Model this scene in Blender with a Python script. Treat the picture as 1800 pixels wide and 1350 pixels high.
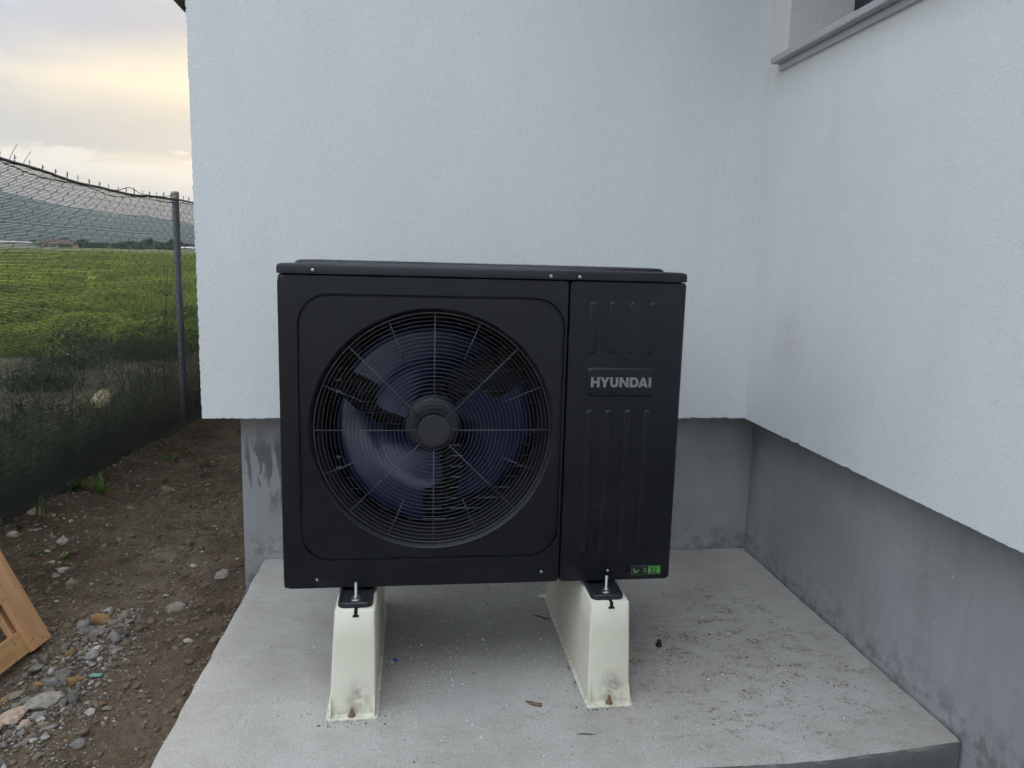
import bpy, bmesh, math, random
import numpy as np
from mathutils import Vector, Matrix

random.seed(7)
RNG = np.random.default_rng(11)
for o in list(bpy.data.objects):
    bpy.data.objects.remove(o)
SC = bpy.context.scene
COL = SC.collection

# ------------------------------------------------------------------ camera
cam_d = bpy.data.cameras.new('camera')
cam = bpy.data.objects.new('camera', cam_d)
COL.objects.link(cam)
r_ = Vector((0.99168275, -0.12603409, 0.02609068))
u_ = Vector((-0.00536948, 0.16202546, 0.98677197))
f_ = Vector((0.12859426, 0.97870484, -0.16000111))
M = Matrix((r_, u_, -f_)).transposed().to_4x4()
M.translation = Vector((0.35484, -2.05472, 1.22))
cam.matrix_world = M
cam_d.lens = 26.735
cam_d.sensor_width = 36.0
cam_d.clip_start = 0.05
cam_d.clip_end = 12000
SC.camera = cam

# ------------------------------------------------------------------ sky and sun
SUN_AZ = math.radians(-9.0)      # from +Y towards +X
SUN_EL = math.radians(14.0)
sun_dir = Vector((math.sin(SUN_AZ) * math.cos(SUN_EL), math.cos(SUN_AZ) * math.cos(SUN_EL), math.sin(SUN_EL)))

world = bpy.data.worlds.new('World')
SC.world = world
world.use_nodes = True
nt = world.node_tree
nt.nodes.clear()


def N(tree, typ, **kw):
    n = tree.nodes.new(typ)
    for k, v in kw.items():
        if k.startswith('i_'):
            key = k[2:]
            key = int(key) if key.isdigit() else key.replace('_', ' ')
            n.inputs[key].default_value = v
        else:
            setattr(n, k, v)
    return n


def math_n(tree, op, a, b=None, clamp=False):
    n = tree.nodes.new('ShaderNodeMath')
    n.operation = op
    n.use_clamp = clamp
    for i, v in enumerate((a, b)):
        if v is None:
            continue
        if hasattr(v, 'links'):
            tree.links.new(v, n.inputs[i])
        else:
            n.inputs[i].default_value = v
    return n.outputs[0]


def ramp(tree, fac, stops, interp='LINEAR'):
    n = tree.nodes.new('ShaderNodeValToRGB')
    n.color_ramp.interpolation = interp
    e = n.color_ramp.elements
    while len(e) < len(stops):
        e.new(0.5)
    for i, (p, c) in enumerate(stops):
        e[i].position = p
        e[i].color = c if len(c) == 4 else (c[0], c[1], c[2], 1)
    tree.links.new(fac, n.inputs[0])
    return n.outputs[0]


def mixc(tree, fac, a, b, blend='MIX'):
    n = tree.nodes.new('ShaderNodeMix')
    n.data_type = 'RGBA'
    n.blend_type = blend
    for i, v in ((0, fac), (6, a), (7, b)):
        if hasattr(v, 'links'):
            tree.links.new(v, n.inputs[i])
        elif i == 0:
            n.inputs[0].default_value = v
        else:
            n.inputs[i].default_value = (v[0], v[1], v[2], 1)
    return n.outputs[2]


def noise(tree, vec, scale, detail=4, rough=0.55, dist=0.0, col=False):
    n = tree.nodes.new('ShaderNodeTexNoise')
    n.inputs['Scale'].default_value = scale
    n.inputs['Detail'].default_value = detail
    n.inputs['Roughness'].default_value = rough
    n.inputs['Distortion'].default_value = dist
    if vec is not None:
        tree.links.new(vec, n.inputs['Vector'])
    return n.outputs[1 if col else 0]


def mapping(tree, vec, scale=(1, 1, 1), loc=(0, 0, 0), rot=(0, 0, 0)):
    n = tree.nodes.new('ShaderNodeMapping')
    n.inputs['Scale'].default_value = scale
    n.inputs['Location'].default_value = loc
    n.inputs['Rotation'].default_value = rot
    tree.links.new(vec, n.inputs['Vector'])
    return n.outputs[0]


sky = N(nt, 'ShaderNodeTexSky', sky_type='NISHITA', sun_disc=False)
sky.sun_elevation = SUN_EL
sky.sun_rotation = SUN_AZ
sky.air_density = 1.2
sky.dust_density = 2.0
tc = N(nt, 'ShaderNodeTexCoord')
gen = tc.outputs['Generated']
sep = N(nt, 'ShaderNodeSeparateXYZ')
nt.links.new(gen, sep.inputs[0])
elev = math_n(nt, 'MAXIMUM', sep.outputs[2], 0.0)
# closeness to the sun (1 at the sun)
dotn = N(nt, 'ShaderNodeVectorMath', operation='DOT_PRODUCT')
nt.links.new(gen, dotn.inputs[0])
dotn.inputs[1].default_value = sun_dir
near = math_n(nt, 'MAXIMUM', dotn.outputs['Value'], 0.0)
near_w = math_n(nt, 'POWER', near, 5.0)
near_n = math_n(nt, 'POWER', near, 40.0)
# veil of thin cloud low in the sky: grey blue away from the sun, warm towards it
lum = math_n(nt, 'ADD', math_n(nt, 'MULTIPLY', elev, 1.9), 0.55)      # overcast skies brighten towards the zenith
lumc = N(nt, 'ShaderNodeCombineColor')
for q in range(3):
    nt.links.new(lum, lumc.inputs[q])
veil = mixc(nt, near_w, (6.0, 7.1, 8.0), (6.9, 5.7, 4.2))
veil = mixc(nt, near_n, veil, (8.6, 7.0, 4.4))
# layered structure, flattened towards the horizon
cv = mapping(nt, gen, (1.6, 1.6, 7.0), (0.3, 0.0, 0.15))
c1 = noise(nt, cv, 1.9, 5, 0.52, 0.25)
band = ramp(nt, c1, [(0.36, (0, 0, 0)), (0.66, (1, 1, 1))], 'EASE')
veil2 = mixc(nt, band, mixc(nt, 1.0, veil, (0.74, 0.79, 0.87), 'MULTIPLY'), veil)
# cumulus rim near the horizon
cv2 = mapping(nt, gen, (5.0, 5.0, 20.0), (0.12, 0.4, 0.06))
c2 = noise(nt, cv2, 2.1, 7, 0.6, 0.15)
gapn = math_n(nt, 'ADD', elev, math_n(nt, 'MULTIPLY', math_n(nt, 'SUBTRACT', c2, 0.5), 0.05))
gap = ramp(nt, gapn, [(0.095, (0, 0, 0)), (0.115, (1, 1, 1)), (0.14, (1, 1, 1)), (0.19, (0, 0, 0))], 'EASE')
veil2 = mixc(nt, math_n(nt, 'MULTIPLY', gap, 0.7), veil2, mixc(nt, near_w, (5.6, 6.3, 6.9), (4.2, 3.8, 3.3)))
hgt = math_n(nt, 'SUBTRACT', elev, math_n(nt, 'MULTIPLY', math_n(nt, 'SUBTRACT', c2, 0.5), 0.085))
cum = ramp(nt, hgt, [(0.060, (0, 0, 0)), (0.092, (1, 1, 1)), (0.104, (1, 1, 1)), (0.109, (0, 0, 0))])
veil3 = mixc(nt, math_n(nt, 'MULTIPLY', cum, 0.8), veil2, mixc(nt, near_w, (7.6, 8.2, 8.6), (8.6, 7.6, 5.7)))
# grey cloud deck above the veil
c3 = noise(nt, mapping(nt, gen, (2.2, 2.2, 5.0), (0.8, 0.1, 0.2)), 1.6, 5, 0.5, 0.2)
hg2 = math_n(nt, 'ADD', elev, math_n(nt, 'MULTIPLY', math_n(nt, 'SUBTRACT', c3, 0.5), 0.10))
deckm = ramp(nt, hg2, [(0.19, (0, 0, 0)), (0.245, (1, 1, 1))], 'EASE')
deck = mixc(nt, ramp(nt, c3, [(0.35, (0, 0, 0)), (0.65, (1, 1, 1))]), (5.85, 6.55, 7.5), (6.85, 7.45, 8.35))
deck = mixc(nt, near_w, deck, (2.9, 2.95, 3.25))
veil3 = mixc(nt, deckm, veil3, deck)
# pale strip of clearer air at the horizon
low = ramp(nt, elev, [(0.0, (1, 1, 1)), (0.085, (0, 0, 0))], 'EASE')
veil4 = mixc(nt, math_n(nt, 'MULTIPLY', low, 0.65), veil3, (5.7, 5.95, 6.0))
veil5 = mixc(nt, 1.0, veil4, lumc.outputs[0], 'MULTIPLY')
final = mixc(nt, 0.96, sky.outputs[0], veil5)
bg = N(nt, 'ShaderNodeBackground')
bg.inputs['Strength'].default_value = 0.10
nt.links.new(final, bg.inputs['Color'])
world.cycles.sampling_method = 'MANUAL'
world.cycles.sample_map_resolution = 256
out = N(nt, 'ShaderNodeOutputWorld')
nt.links.new(bg.outputs[0], out.inputs['Surface'])

sun_l = bpy.data.lights.new('sun', 'SUN')
sun_l.energy = 1.5
sun_l.angle = math.radians(12)
sun_l.color = (1.0, 0.86, 0.68)
sun_o = bpy.data.objects.new('sun', sun_l)
COL.objects.link(sun_o)
sun_o.rotation_euler = (-sun_dir).to_track_quat('-Z', 'Y').to_euler()
sun_o.location = (-3, 10, 12)

SC.view_settings.view_transform = 'Standard'
SC.view_settings.look = 'None'
SC.view_settings.gamma = 1.0
SC.view_settings.exposure = 0.64
SC.render.engine = 'CYCLES'
SC.cycles.max_bounces = 5
SC.cycles.diffuse_bounces = 3
SC.cycles.glossy_bounces = 3
SC.cycles.transmission_bounces = 3
SC.cycles.transparent_max_bounces = 8
SC.cycles.volume_bounces = 0
SC.cycles.use_adaptive_sampling = True
SC.cycles.adaptive_threshold = 0.03
SC.cycles.adaptive_min_samples = 12


# ------------------------------------------------------------------ materials
def mat(name, color=(0.5, 0.5, 0.5), rough=0.6, metal=0.0, spec=0.5):
    m = bpy.data.materials.new(name)
    m.use_nodes = True
    t = m.node_tree
    b = t.nodes['Principled BSDF']
    b.inputs['Base Color'].default_value = (*color, 1)
    b.inputs['Roughness'].default_value = rough
    b.inputs['Metallic'].default_value = metal
    b.inputs['Specular IOR Level'].default_value = spec
    c = t.nodes.new('ShaderNodeTexCoord')
    return m, t, b, c.outputs['Object']


def world_pos(t):
    return t.nodes.new('ShaderNodeNewGeometry').outputs['Position']


def bump(t, b, h, strength=0.5, dist=0.01, prev=None):
    n = t.nodes.new('ShaderNodeBump')
    n.inputs['Strength'].default_value = strength
    n.inputs['Distance'].default_value = dist
    t.links.new(h, n.inputs['Height'])
    if prev is not None:
        t.links.new(prev, n.inputs['Normal'])
    t.links.new(n.outputs[0], b.inputs['Normal'])
    return n.outputs[0]


def blob(t, vec, center, radius, squash=(1, 1, 1)):
    """soft ball mask 1 at centre, 0 at radius (a stain with a place of its own)"""
    m = t.nodes.new('ShaderNodeMapping')
    m.vector_type = 'POINT'
    s = [q / radius for q in squash]
    m.inputs['Scale'].default_value = s
    m.inputs['Location'].default_value = [-c * k for c, k in zip(center, s)]
    t.links.new(vec, m.inputs['Vector'])
    l = t.nodes.new('ShaderNodeVectorMath')
    l.operation = 'LENGTH'
    t.links.new(m.outputs[0], l.inputs[0])
    return math_n(t, 'SUBTRACT', 1.0, l.outputs['Value'], clamp=True)


def simple_var(name, c1, c2, scale, rough=0.6, metal=0.0, bump_s=0.0, bump_d=0.002, spec=0.5, detail=5, rnd=0.0):
    m, t, b, v = mat(name, c1, rough, metal, spec)
    n = noise(t, v, scale, detail, 0.6)
    col = mixc(t, ramp(t, n, [(0.3, (0, 0, 0)), (0.7, (1, 1, 1))]), c1, c2)
    if rnd:
        dn = ramp(t, noise(t, world_pos(t), 60, 3, 0.6), [(0.46, (0, 0, 0)), (0.66, (1, 1, 1))])
        col = mixc(t, math_n(t, 'MULTIPLY', dn, 0.55), col, (0.13, 0.095, 0.062))
        oi = t.nodes.new('ShaderNodeObjectInfo')
        k = math_n(t, 'ADD', math_n(t, 'MULTIPLY', oi.outputs['Random'], rnd), 1.0 - rnd * 0.5)
        cm = t.nodes.new('ShaderNodeCombineColor')
        for i in range(3):
            t.links.new(k, cm.inputs[i])
        col = mixc(t, 1.0, col, cm.outputs[0], 'MULTIPLY')
    t.links.new(col, b.inputs['Base Color'])
    if bump_s:
        bump(t, b, noise(t, v, scale * 2.2, 6, 0.6), bump_s, bump_d)
    return m


def m_stucco():
    m, t, b, v = mat('white_stucco', (0.76, 0.775, 0.775), 0.92, spec=0.2)
    p = world_pos(t)
    big = noise(t, p, 1.3, 3, 0.5)
    col = mixc(t, big, (0.745, 0.765, 0.77), (0.79, 0.80, 0.795))
    fine = noise(t, p, 300, 2, 0.5)
    pits = ramp(t, fine, [(0.30, (0.80, 0.80, 0.80)), (0.48, (1, 1, 1))])
    col = mixc(t, 1.0, col, pits, 'MULTIPLY')
    # splash dirt and a smudge on the wing wall
    sm = math_n(t, 'MULTIPLY', blob(t, p, (1.694, 0.54, 0.96), 0.16), noise(t, p, 28, 2, 0.6))
    col = mixc(t, math_n(t, 'MULTIPLY', sm, 0.5, clamp=True), col, (0.50, 0.42, 0.33))
    # faint trowel bays and yellowish drip marks below the sill
    tr = noise(t, mapping(t, p, (1.0, 1.0, 0.35), (2, 5, 1)), 3.4, 4, 0.6, 0.8)
    col = mixc(t, 1.0, col, ramp(t, tr, [(0.3, (0.95, 0.955, 0.955)), (0.7, (1, 1, 1))]), 'MULTIPLY')
    sxyz = t.nodes.new('ShaderNodeSeparateXYZ')
    t.links.new(p, sxyz.inputs[0])
    dr = math_n(t, 'MULTIPLY', ramp(t, math_n(t, 'MULTIPLY', sxyz.outputs[2], 0.5), [(0.915, (0, 0, 0)), (0.967, (1, 1, 1))]), ramp(t, math_n(t, 'MULTIPLY', sxyz.outputs[0], 0.5), [(0.84, (0, 0, 0)), (0.845, (1, 1, 1))]))
    dr = math_n(t, 'MULTIPLY', dr, noise(t, mapping(t, p, (1, 9, 1.2)), 2.0, 3, 0.6))
    col = mixc(t, math_n(t, 'MULTIPLY', dr, 0.5), col, (0.60, 0.56, 0.46))
    sp = noise(t, p, 34, 2, 0.4)
    spk = ramp(t, sp, [(0.73, (0, 0, 0)), (0.76, (1, 1, 1))])
    col = mixc(t, math_n(t, 'MULTIPLY', spk, 0.12), col, (0.40, 0.38, 0.35))
    t.links.new(col, b.inputs['Base Color'])
    h = math_n(t, 'ADD', fine, math_n(t, 'MULTIPLY', noise(t, p, 120, 2, 0.6), 0.8))
    bump(t, b, h, 0.38, 0.0032)
    return m


def m_plinth():
    m, t, b, v = mat('grey_plinth_render', (0.22, 0.23, 0.235), 0.85, spec=0.3)
    p = world_pos(t)
    big = noise(t, p, 2.3, 5, 0.55, 0.6)
    col = mixc(t, ramp(t, big, [(0.3, (0, 0, 0)), (0.72, (1, 1, 1))]), (0.295, 0.30, 0.302), (0.375, 0.382, 0.385))
    # trowel streaks and damp runs
    st = noise(t, mapping(t, p, (9, 9, 1.6)), 1.0, 6, 0.62, 1.2)
    stm = ramp(t, st, [(0.52, (0, 0, 0)), (0.60, (1, 1, 1))])
    col = mixc(t, math_n(t, 'MULTIPLY', stm, 0.08), col, (0.14, 0.14, 0.14))
    lt = noise(t, mapping(t, p, (3, 3, 7), (4, 2, 1)), 1.5, 6, 0.65, 1.0)
    ltm = ramp(t, lt, [(0.56, (0, 0, 0)), (0.70, (1, 1, 1))])
    col = mixc(t, math_n(t, 'MULTIPLY', ltm, 0.35), col, (0.43, 0.435, 0.44))
    # dark damp runs left of the unit
    run = noise(t, mapping(t, p, (26, 26, 4.5), (0.2, 0, 0.3)), 1.0, 4, 0.55, 0.8)
    runm = math_n(t, 'MULTIPLY', ramp(t, run, [(0.50, (0, 0, 0)), (0.54, (1, 1, 1))]), math_n(t, 'MULTIPLY', blob(t, p, (-0.20, 0.98, 0.36), 0.26, (1, 1, 1.4)), 2.0, clamp=True))
    col = mixc(t, math_n(t, 'MULTIPLY', runm, 0.75), col, (0.105, 0.105, 0.105))
    # mould along the foot of the wall
    sepz = t.nodes.new('ShaderNodeSeparateXYZ')
    t.links.new(p, sepz.inputs[0])
    foot = ramp(t, sepz.outputs[2], [(0.0, (1, 1, 1)), (0.16, (0, 0, 0))], 'EASE')
    mo = noise(t, p, 22, 5, 0.65)
    mom = math_n(t, 'MULTIPLY', ramp(t, mo, [(0.47, (0, 0, 0)), (0.62, (1, 1, 1))]), foot)
    col = mixc(t, math_n(t, 'MULTIPLY', mom, 0.5), col, (0.085, 0.09, 0.085))
    spk = ramp(t, noise(t, p, 45, 2, 0.5), [(0.745, (0, 0, 0)), (0.77, (1, 1, 1))])
    col = mixc(t, math_n(t, 'MULTIPLY', spk, 0.5), col, (0.6, 0.6, 0.6))
    t.links.new(col, b.inputs['Base Color'])
    h = math_n(t, 'ADD', noise(t, p, 90, 4, 0.6), math_n(t, 'MULTIPLY', noise(t, p, 9, 4, 0.5), 2.0))
    bump(t, b, h, 0.35, 0.006)
    return m


def m_slab():
    m, t, b, v = mat('pale_concrete', (0.4, 0.4, 0.4), 0.88, spec=0.3)
    p = world_pos(t)
    big = noise(t, p, 2.0, 6, 0.55, 0.4)
    col = mixc(t, ramp(t, big, [(0.3, (0, 0, 0)), (0.7, (1, 1, 1))]), (0.35, 0.322, 0.282), (0.48, 0.457, 0.415))
    sw = noise(t, mapping(t, p, (2.2, 8, 1), (0, 0, 0), (0, 0, 0.35)), 1.6, 6, 0.66, 1.6)
    col = mixc(t, math_n(t, 'MULTIPLY', ramp(t, sw, [(0.44, (0, 0, 0)), (0.62, (1, 1, 1))]), 0.3), col, (0.50, 0.485, 0.455))
    # brown footprints of soil
    br = noise(t, mapping(t, p, (9, 15, 1), (0.4, 0.1, 0)), 1.3, 7, 0.72, 0.4)
    brm = ramp(t, br, [(0.50, (0, 0, 0)), (0.64, (1, 1, 1))])
    area = math_n(t, 'ADD', blob(t, p, (1.36, 0.05, 0), 0.62), math_n(t, 'ADD', blob(t, p, (1.50, 0.47, 0), 0.16), blob(t, p, (0.70, -0.14, 0), 0.07)), clamp=True)
    fi = noise(t, p, 75, 3, 0.6)
    brm = math_n(t, 'MULTIPLY', math_n(t, 'MULTIPLY', brm, math_n(t, 'MULTIPLY', area, 1.7, clamp=True)), ramp(t, fi, [(0.42, (0, 0, 0)), (0.56, (1, 1, 1))]))
    col = mixc(t, math_n(t, 'MULTIPLY', brm, 0.85), col, (0.13, 0.10, 0.065))
    dk = noise(t, mapping(t, p, (3, 2.2, 1), (3, 1, 0)), 1.5, 6, 0.7, 0.6)
    col = mixc(t, math_n(t, 'MULTIPLY', ramp(t, dk, [(0.50, (0, 0, 0)), (0.75, (1, 1, 1))]), 0.4), col, (0.25, 0.22, 0.175))
    # greyer, darker tone under the unit, fading outwards
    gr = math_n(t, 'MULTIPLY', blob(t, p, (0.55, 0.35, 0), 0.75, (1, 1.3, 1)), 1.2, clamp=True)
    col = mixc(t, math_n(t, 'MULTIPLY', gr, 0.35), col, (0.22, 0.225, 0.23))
    # pits and specks
    vo = t.nodes.new('ShaderNodeTexVoronoi')
    vo.inputs['Scale'].default_value = 38
    t.links.new(p, vo.inputs['Vector'])
    pit = ramp(t, vo.outputs['Distance'], [(0.07, (1, 1, 1)), (0.13, (0, 0, 0))])
    pit = math_n(t, 'MULTIPLY', pit, ramp(t, noise(t, p, 4, 2), [(0.48, (0, 0, 0)), (0.6, (1, 1, 1))]))
    col = mixc(t, math_n(t, 'MULTIPLY', pit, 0.65), col, (0.12, 0.11, 0.10))
    f2 = noise(t, p, 190, 3, 0.75)
    col = mixc(t, 0.55, col, ramp(t, f2, [(0.3, (0.25, 0.25, 0.25)), (0.7, (0.62, 0.62, 0.62))]), 'OVERLAY')
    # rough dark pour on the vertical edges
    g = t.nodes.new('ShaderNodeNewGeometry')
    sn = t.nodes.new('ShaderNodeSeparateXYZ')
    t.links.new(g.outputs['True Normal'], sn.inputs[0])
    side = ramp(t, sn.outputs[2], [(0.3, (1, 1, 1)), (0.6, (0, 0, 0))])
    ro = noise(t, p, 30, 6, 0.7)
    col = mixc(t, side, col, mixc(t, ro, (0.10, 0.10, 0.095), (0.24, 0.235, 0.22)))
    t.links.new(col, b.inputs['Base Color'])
    h = math_n(t, 'ADD', noise(t, p, 130, 4, 0.65), math_n(t, 'MULTIPLY', noise(t, p, 14, 4, 0.5), 1.6))
    h = math_n(t, 'SUBTRACT', h, math_n(t, 'MULTIPLY', pit, 1.2))
    bump(t, b, h, 0.5, 0.004)
    return m


def m_soil():
    m, t, b, v = mat('brown_soil', (0.08, 0.06, 0.04), 0.95, spec=0.2)
    p = world_pos(t)
    s = t.nodes.new('ShaderNodeSeparateXYZ')
    t.links.new(p, s.inputs[0])
    n1 = noise(t, p, 1.7, 5, 0.6, 0.5)
    col = mixc(t, ramp(t, n1, [(0.36, (0, 0, 0)), (0.66, (1, 1, 1))]), (0.082, 0.056, 0.036), (0.170, 0.128, 0.086))
    # dry trodden path in the middle of the strip
    path = math_n(t, 'MULTIPLY', blob(t, p, (-0.72, 1.35, -0.15), 0.75, (1.9, 0.7, 1)), ramp(t, noise(t, p, 6, 5, 0.6), [(0.35, (0, 0, 0)), (0.6, (1, 1, 1))]))
    col = mixc(t, math_n(t, 'MULTIPLY', path, 0.9, clamp=True), col, (0.26, 0.21, 0.15))
    f = noise(t, p, 45, 6, 0.72)
    col = mixc(t, 0.8, col, ramp(t, f, [(0.25, (0.25, 0.24, 0.23)), (0.72, (0.74, 0.74, 0.74))]), 'OVERLAY')
    # pale grit flecks
    vo = t.nodes.new('ShaderNodeTexVoronoi')
    vo.inputs['Scale'].default_value = 85
    t.links.new(p, vo.inputs['Vector'])
    gd = math_n(t, 'MULTIPLY', ramp(t, vo.outputs['Distance'], [(0.10, (1, 1, 1)), (0.19, (0, 0, 0))]),
                ramp(t, noise(t, p, 7, 3, 0.6), [(0.45, (0, 0, 0)), (0.62, (1, 1, 1))]))
    col = mixc(t, math_n(t, 'MULTIPLY', gd, 0.6), col, (0.33, 0.29, 0.23))
    # field beyond the fence: dry earth, then green
    nb = noise(t, p, 0.5, 4, 0.6, 0.3)
    green = mixc(t, ramp(t, nb, [(0.35, (0, 0, 0)), (0.65, (1, 1, 1))]), (0.070, 0.085, 0.022), (0.16, 0.18, 0.04))
    yl = math_n(t, 'SUBTRACT', s.outputs[1], math_n(t, 'MULTIPLY', math_n(t, 'SUBTRACT', nb, 0.5), 6.0))
    gm = ramp(t, math_n(t, 'MULTIPLY', yl, 0.05), [(0.42, (0, 0, 0)), (0.58, (1, 1, 1))])
    straw = mixc(t, ramp(t, noise(t, p, 3, 5, 0.7), [(0.4, (0, 0, 0)), (0.6, (1, 1, 1))]), (0.075, 0.062, 0.038), (0.19, 0.165, 0.095))
    beyond = ramp(t, math_n(t, 'MULTIPLY', math_n(t, 'ADD', s.outputs[0], 10.0), 0.1), [(0.80, (1, 1, 1)), (0.835, (0, 0, 0))])
    col = mixc(t, math_n(t, 'MULTIPLY', beyond, 0.85), col, straw)
    col = mixc(t, gm, col, green)
    t.links.new(col, b.inputs['Base Color'])
    h = math_n(t, 'ADD', math_n(t, 'MULTIPLY', f, 1.0), math_n(t, 'MULTIPLY', noise(t, p, 140, 4, 0.7), 0.5))
    bump(t, b, h, 0.9, 0.02)
    return m


def m_black():
    m, t, b, v = mat('black_powder_coat', (0.006, 0.0068, 0.0085), 0.40, spec=0.5)
    p = world_pos(t)
    n = noise(t, p, 7, 5, 0.6, 0.4)
    rr = ramp(t, n, [(0.3, (0.33, 0.33, 0.33)), (0.7, (0.46, 0.46, 0.46))])
    t.links.new(rr, b.inputs['Roughness'])
    sm = ramp(t, noise(t, p, 16, 4, 0.65, 0.5), [(0.55, (0, 0, 0)), (0.75, (1, 1, 1))])
    col = mixc(t, math_n(t, 'MULTIPLY', sm, 0.5), (0.0042, 0.0054, 0.0095), (0.016, 0.018, 0.023))
    t.links.new(col, b.inputs['Base Color'])
    bump(t, b, noise(t, p, 900, 2, 0.5), 0.10, 0.001)
    return m


def m_stand(name, cx):
    m, t, b, v = mat(name, (0.66, 0.67, 0.60), 0.42)
    p = world_pos(t)
    n = noise(t, p, 6, 4, 0.6)
    col = mixc(t, n, (0.66, 0.635, 0.505), (0.72, 0.695, 0.57))
    d = math_n(t, 'MULTIPLY', blob(t, p, (cx + 0.012, -0.14, 0.045), 0.065, (1.4, 0.5, 1.0)), ramp(t, noise(t, p, 38, 5, 0.65, 0.5), [(0.36, (0, 0, 0)), (0.62, (1, 1, 1))]))
    col = mixc(t, math_n(t, 'MULTIPLY', d, 0.95, clamp=True), col, (0.24, 0.21, 0.16))
    sc_ = ramp(t, noise(t, mapping(t, p, (30, 30, 6), (cx * 9, 0, 0)), 1.0, 4, 0.7, 0.5), [(0.60, (0, 0, 0)), (0.74, (1, 1, 1))])
    col = mixc(t, math_n(t, 'MULTIPLY', sc_, 0.22), col, (0.40, 0.38, 0.30))
    s = t.nodes.new('ShaderNodeSeparateXYZ')
    t.links.new(p, s.inputs[0])
    ft = ramp(t, s.outputs[2], [(0.008, (1, 1, 1)), (0.03, (0, 0, 0))])
    du = math_n(t, 'MULTIPLY', ft, ramp(t, noise(t, p, 60, 4, 0.7), [(0.40, (0, 0, 0)), (0.6, (1, 1, 1))]))
    col = mixc(t, math_n(t, 'MULTIPLY', du, 0.55), col, (0.33, 0.31, 0.27))
    t.links.new(col, b.inputs['Base Color'])
    t.links.new(ramp(t, n, [(0.3, (0.36,) * 3), (0.7, (0.5,) * 3)]), b.inputs['Roughness'])
    return m


def m_wood(name, axis, c1, c2):
    m, t, b, v = mat(name, c1, 0.7, spec=0.3)
    p = v
    sc = [38, 38, 38]
    sc[axis] = 2.2
    n = noise(t, mapping(t, p, tuple(sc)), 1.0, 6, 0.6, 1.0)
    col = mixc(t, ramp(t, n, [(0.3, (0, 0, 0)), (0.7, (1, 1, 1))]), c1, c2)
    sp = ramp(t, noise(t, p, 42, 3, 0.6), [(0.63, (0, 0, 0)), (0.70, (1, 1, 1))])
    col = mixc(t, math_n(t, 'MULTIPLY', sp, 0.7), col, (0.10, 0.05, 0.025))
    t.links.new(col, b.inputs['Base Color'])
    bump(t, b, n, 0.25, 0.002)
    return m


def m_leaf(name, c1, c2, trans=0.35):
    m, t, b, v = mat(name, c1, 0.55, spec=0.3)
    p = world_pos(t)
    n = noise(t, p, 9, 3, 0.6)
    n2 = noise(t, p, 0.35, 3, 0.6)
    col = mixc(t, ramp(t, n, [(0.35, (0, 0, 0)), (0.65, (1, 1, 1))]), c1, c2)
    col = mixc(t, 0.6, col, ramp(t, n2, [(0.36, (0.20, 0.21, 0.24)), (0.64, (0.80, 0.80, 0.70))]), 'OVERLAY')
    t.links.new(col, b.inputs['Base Color'])
    tr = t.nodes.new('ShaderNodeBsdfTranslucent')
    t.links.new(col, tr.inputs['Color'])
    mx = t.nodes.new('ShaderNodeMixShader')
    mx.inputs[0].default_value = trans
    t.links.new(b.outputs[0], mx.inputs[1])
    t.links.new(tr.outputs[0], mx.inputs[2])
    t.links.new(mx.outputs[0], t.nodes['Material Output'].inputs['Surface'])
    return m


MS = {}
MS['stucco'] = m_stucco()
MS['plinth'] = m_plinth()
MS['slab'] = m_slab()
MS['soil'] = m_soil()
MS['black'] = m_black()
MS['standL'] = m_stand('cream_plastic', 0.197)
MS['standR'] = m_stand('cream_plastic_spotted', 0.903)
MS['groove'] = mat('groove_black', (0.006, 0.006, 0.008), 0.6)[0]
MS['interior'] = mat('inner_dark_metal', (0.012, 0.013, 0.016), 0.5)[0]
MS['wire'] = mat('guard_wire_black', (0.040, 0.042, 0.046), 0.32)[0]
MS['spoke'] = mat('guard_spoke_grey', (0.075, 0.078, 0.083), 0.3)[0]
MS['cap'] = mat('guard_cap_grey', (0.022, 0.023, 0.024), 0.5)[0]
MS['blade'] = simple_var('fan_plastic', (0.009, 0.0125, 0.040), (0.016, 0.021, 0.058), 9, 0.32, spec=0.42)
MS['hub'] = simple_var('fan_hub_plastic', (0.012, 0.014, 0.022), (0.040, 0.041, 0.050), 34, 0.42)
MS['tube'] = mat('coil_tube', (0.34, 0.40, 0.44), 0.35, 0.8)[0]
MS['bend'] = mat('coil_bend', (0.75, 0.75, 0.76), 0.3, 0.6)[0]
MS['steel'] = simple_var('zinc_steel', (0.55, 0.57, 0.58), (0.40, 0.41, 0.42), 60, 0.32, 1.0)
MS['rust'] = simple_var('rusty_steel', (0.20, 0.10, 0.05), (0.36, 0.27, 0.18), 120, 0.65, 0.5)
MS['letter'] = mat('silver_letter', (0.24, 0.25, 0.26), 0.45, 0.2)[0]
MS['rubber'] = simple_var('black_rubber', (0.012, 0.012, 0.014), (0.022, 0.022, 0.024), 40, 0.38)
MS['lab_dark'] = mat('label_dark_green', (0.010, 0.022, 0.012), 0.4)[0]
MS['lab_green'] = mat('label_green', (0.10, 0.34, 0.07), 0.4)[0]
MS['lab_leaf'] = mat('label_leaf', (0.22, 0.46, 0.16), 0.4)[0]
MS['lab_grey'] = mat('label_outline', (0.09, 0.12, 0.10), 0.4)[0]
MS['granite'] = simple_var('granite', (0.60, 0.60, 0.60), (0.26, 0.26, 0.27), 230, 0.55, bump_s=0.3)
MS['sill_under'] = mat('sill_underside', (0.5, 0.5, 0.49), 0.8)[0]
MS['anthracite'] = mat('anthracite_frame', (0.016, 0.018, 0.024), 0.35)[0]
MS['roof'] = simple_var('roof_dark', (0.05, 0.045, 0.045), (0.09, 0.08, 0.075), 20, 0.7)
MS['soffit'] = simple_var('soffit_board', (0.55, 0.54, 0.52), (0.62, 0.61, 0.58), 6, 0.7)
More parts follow.
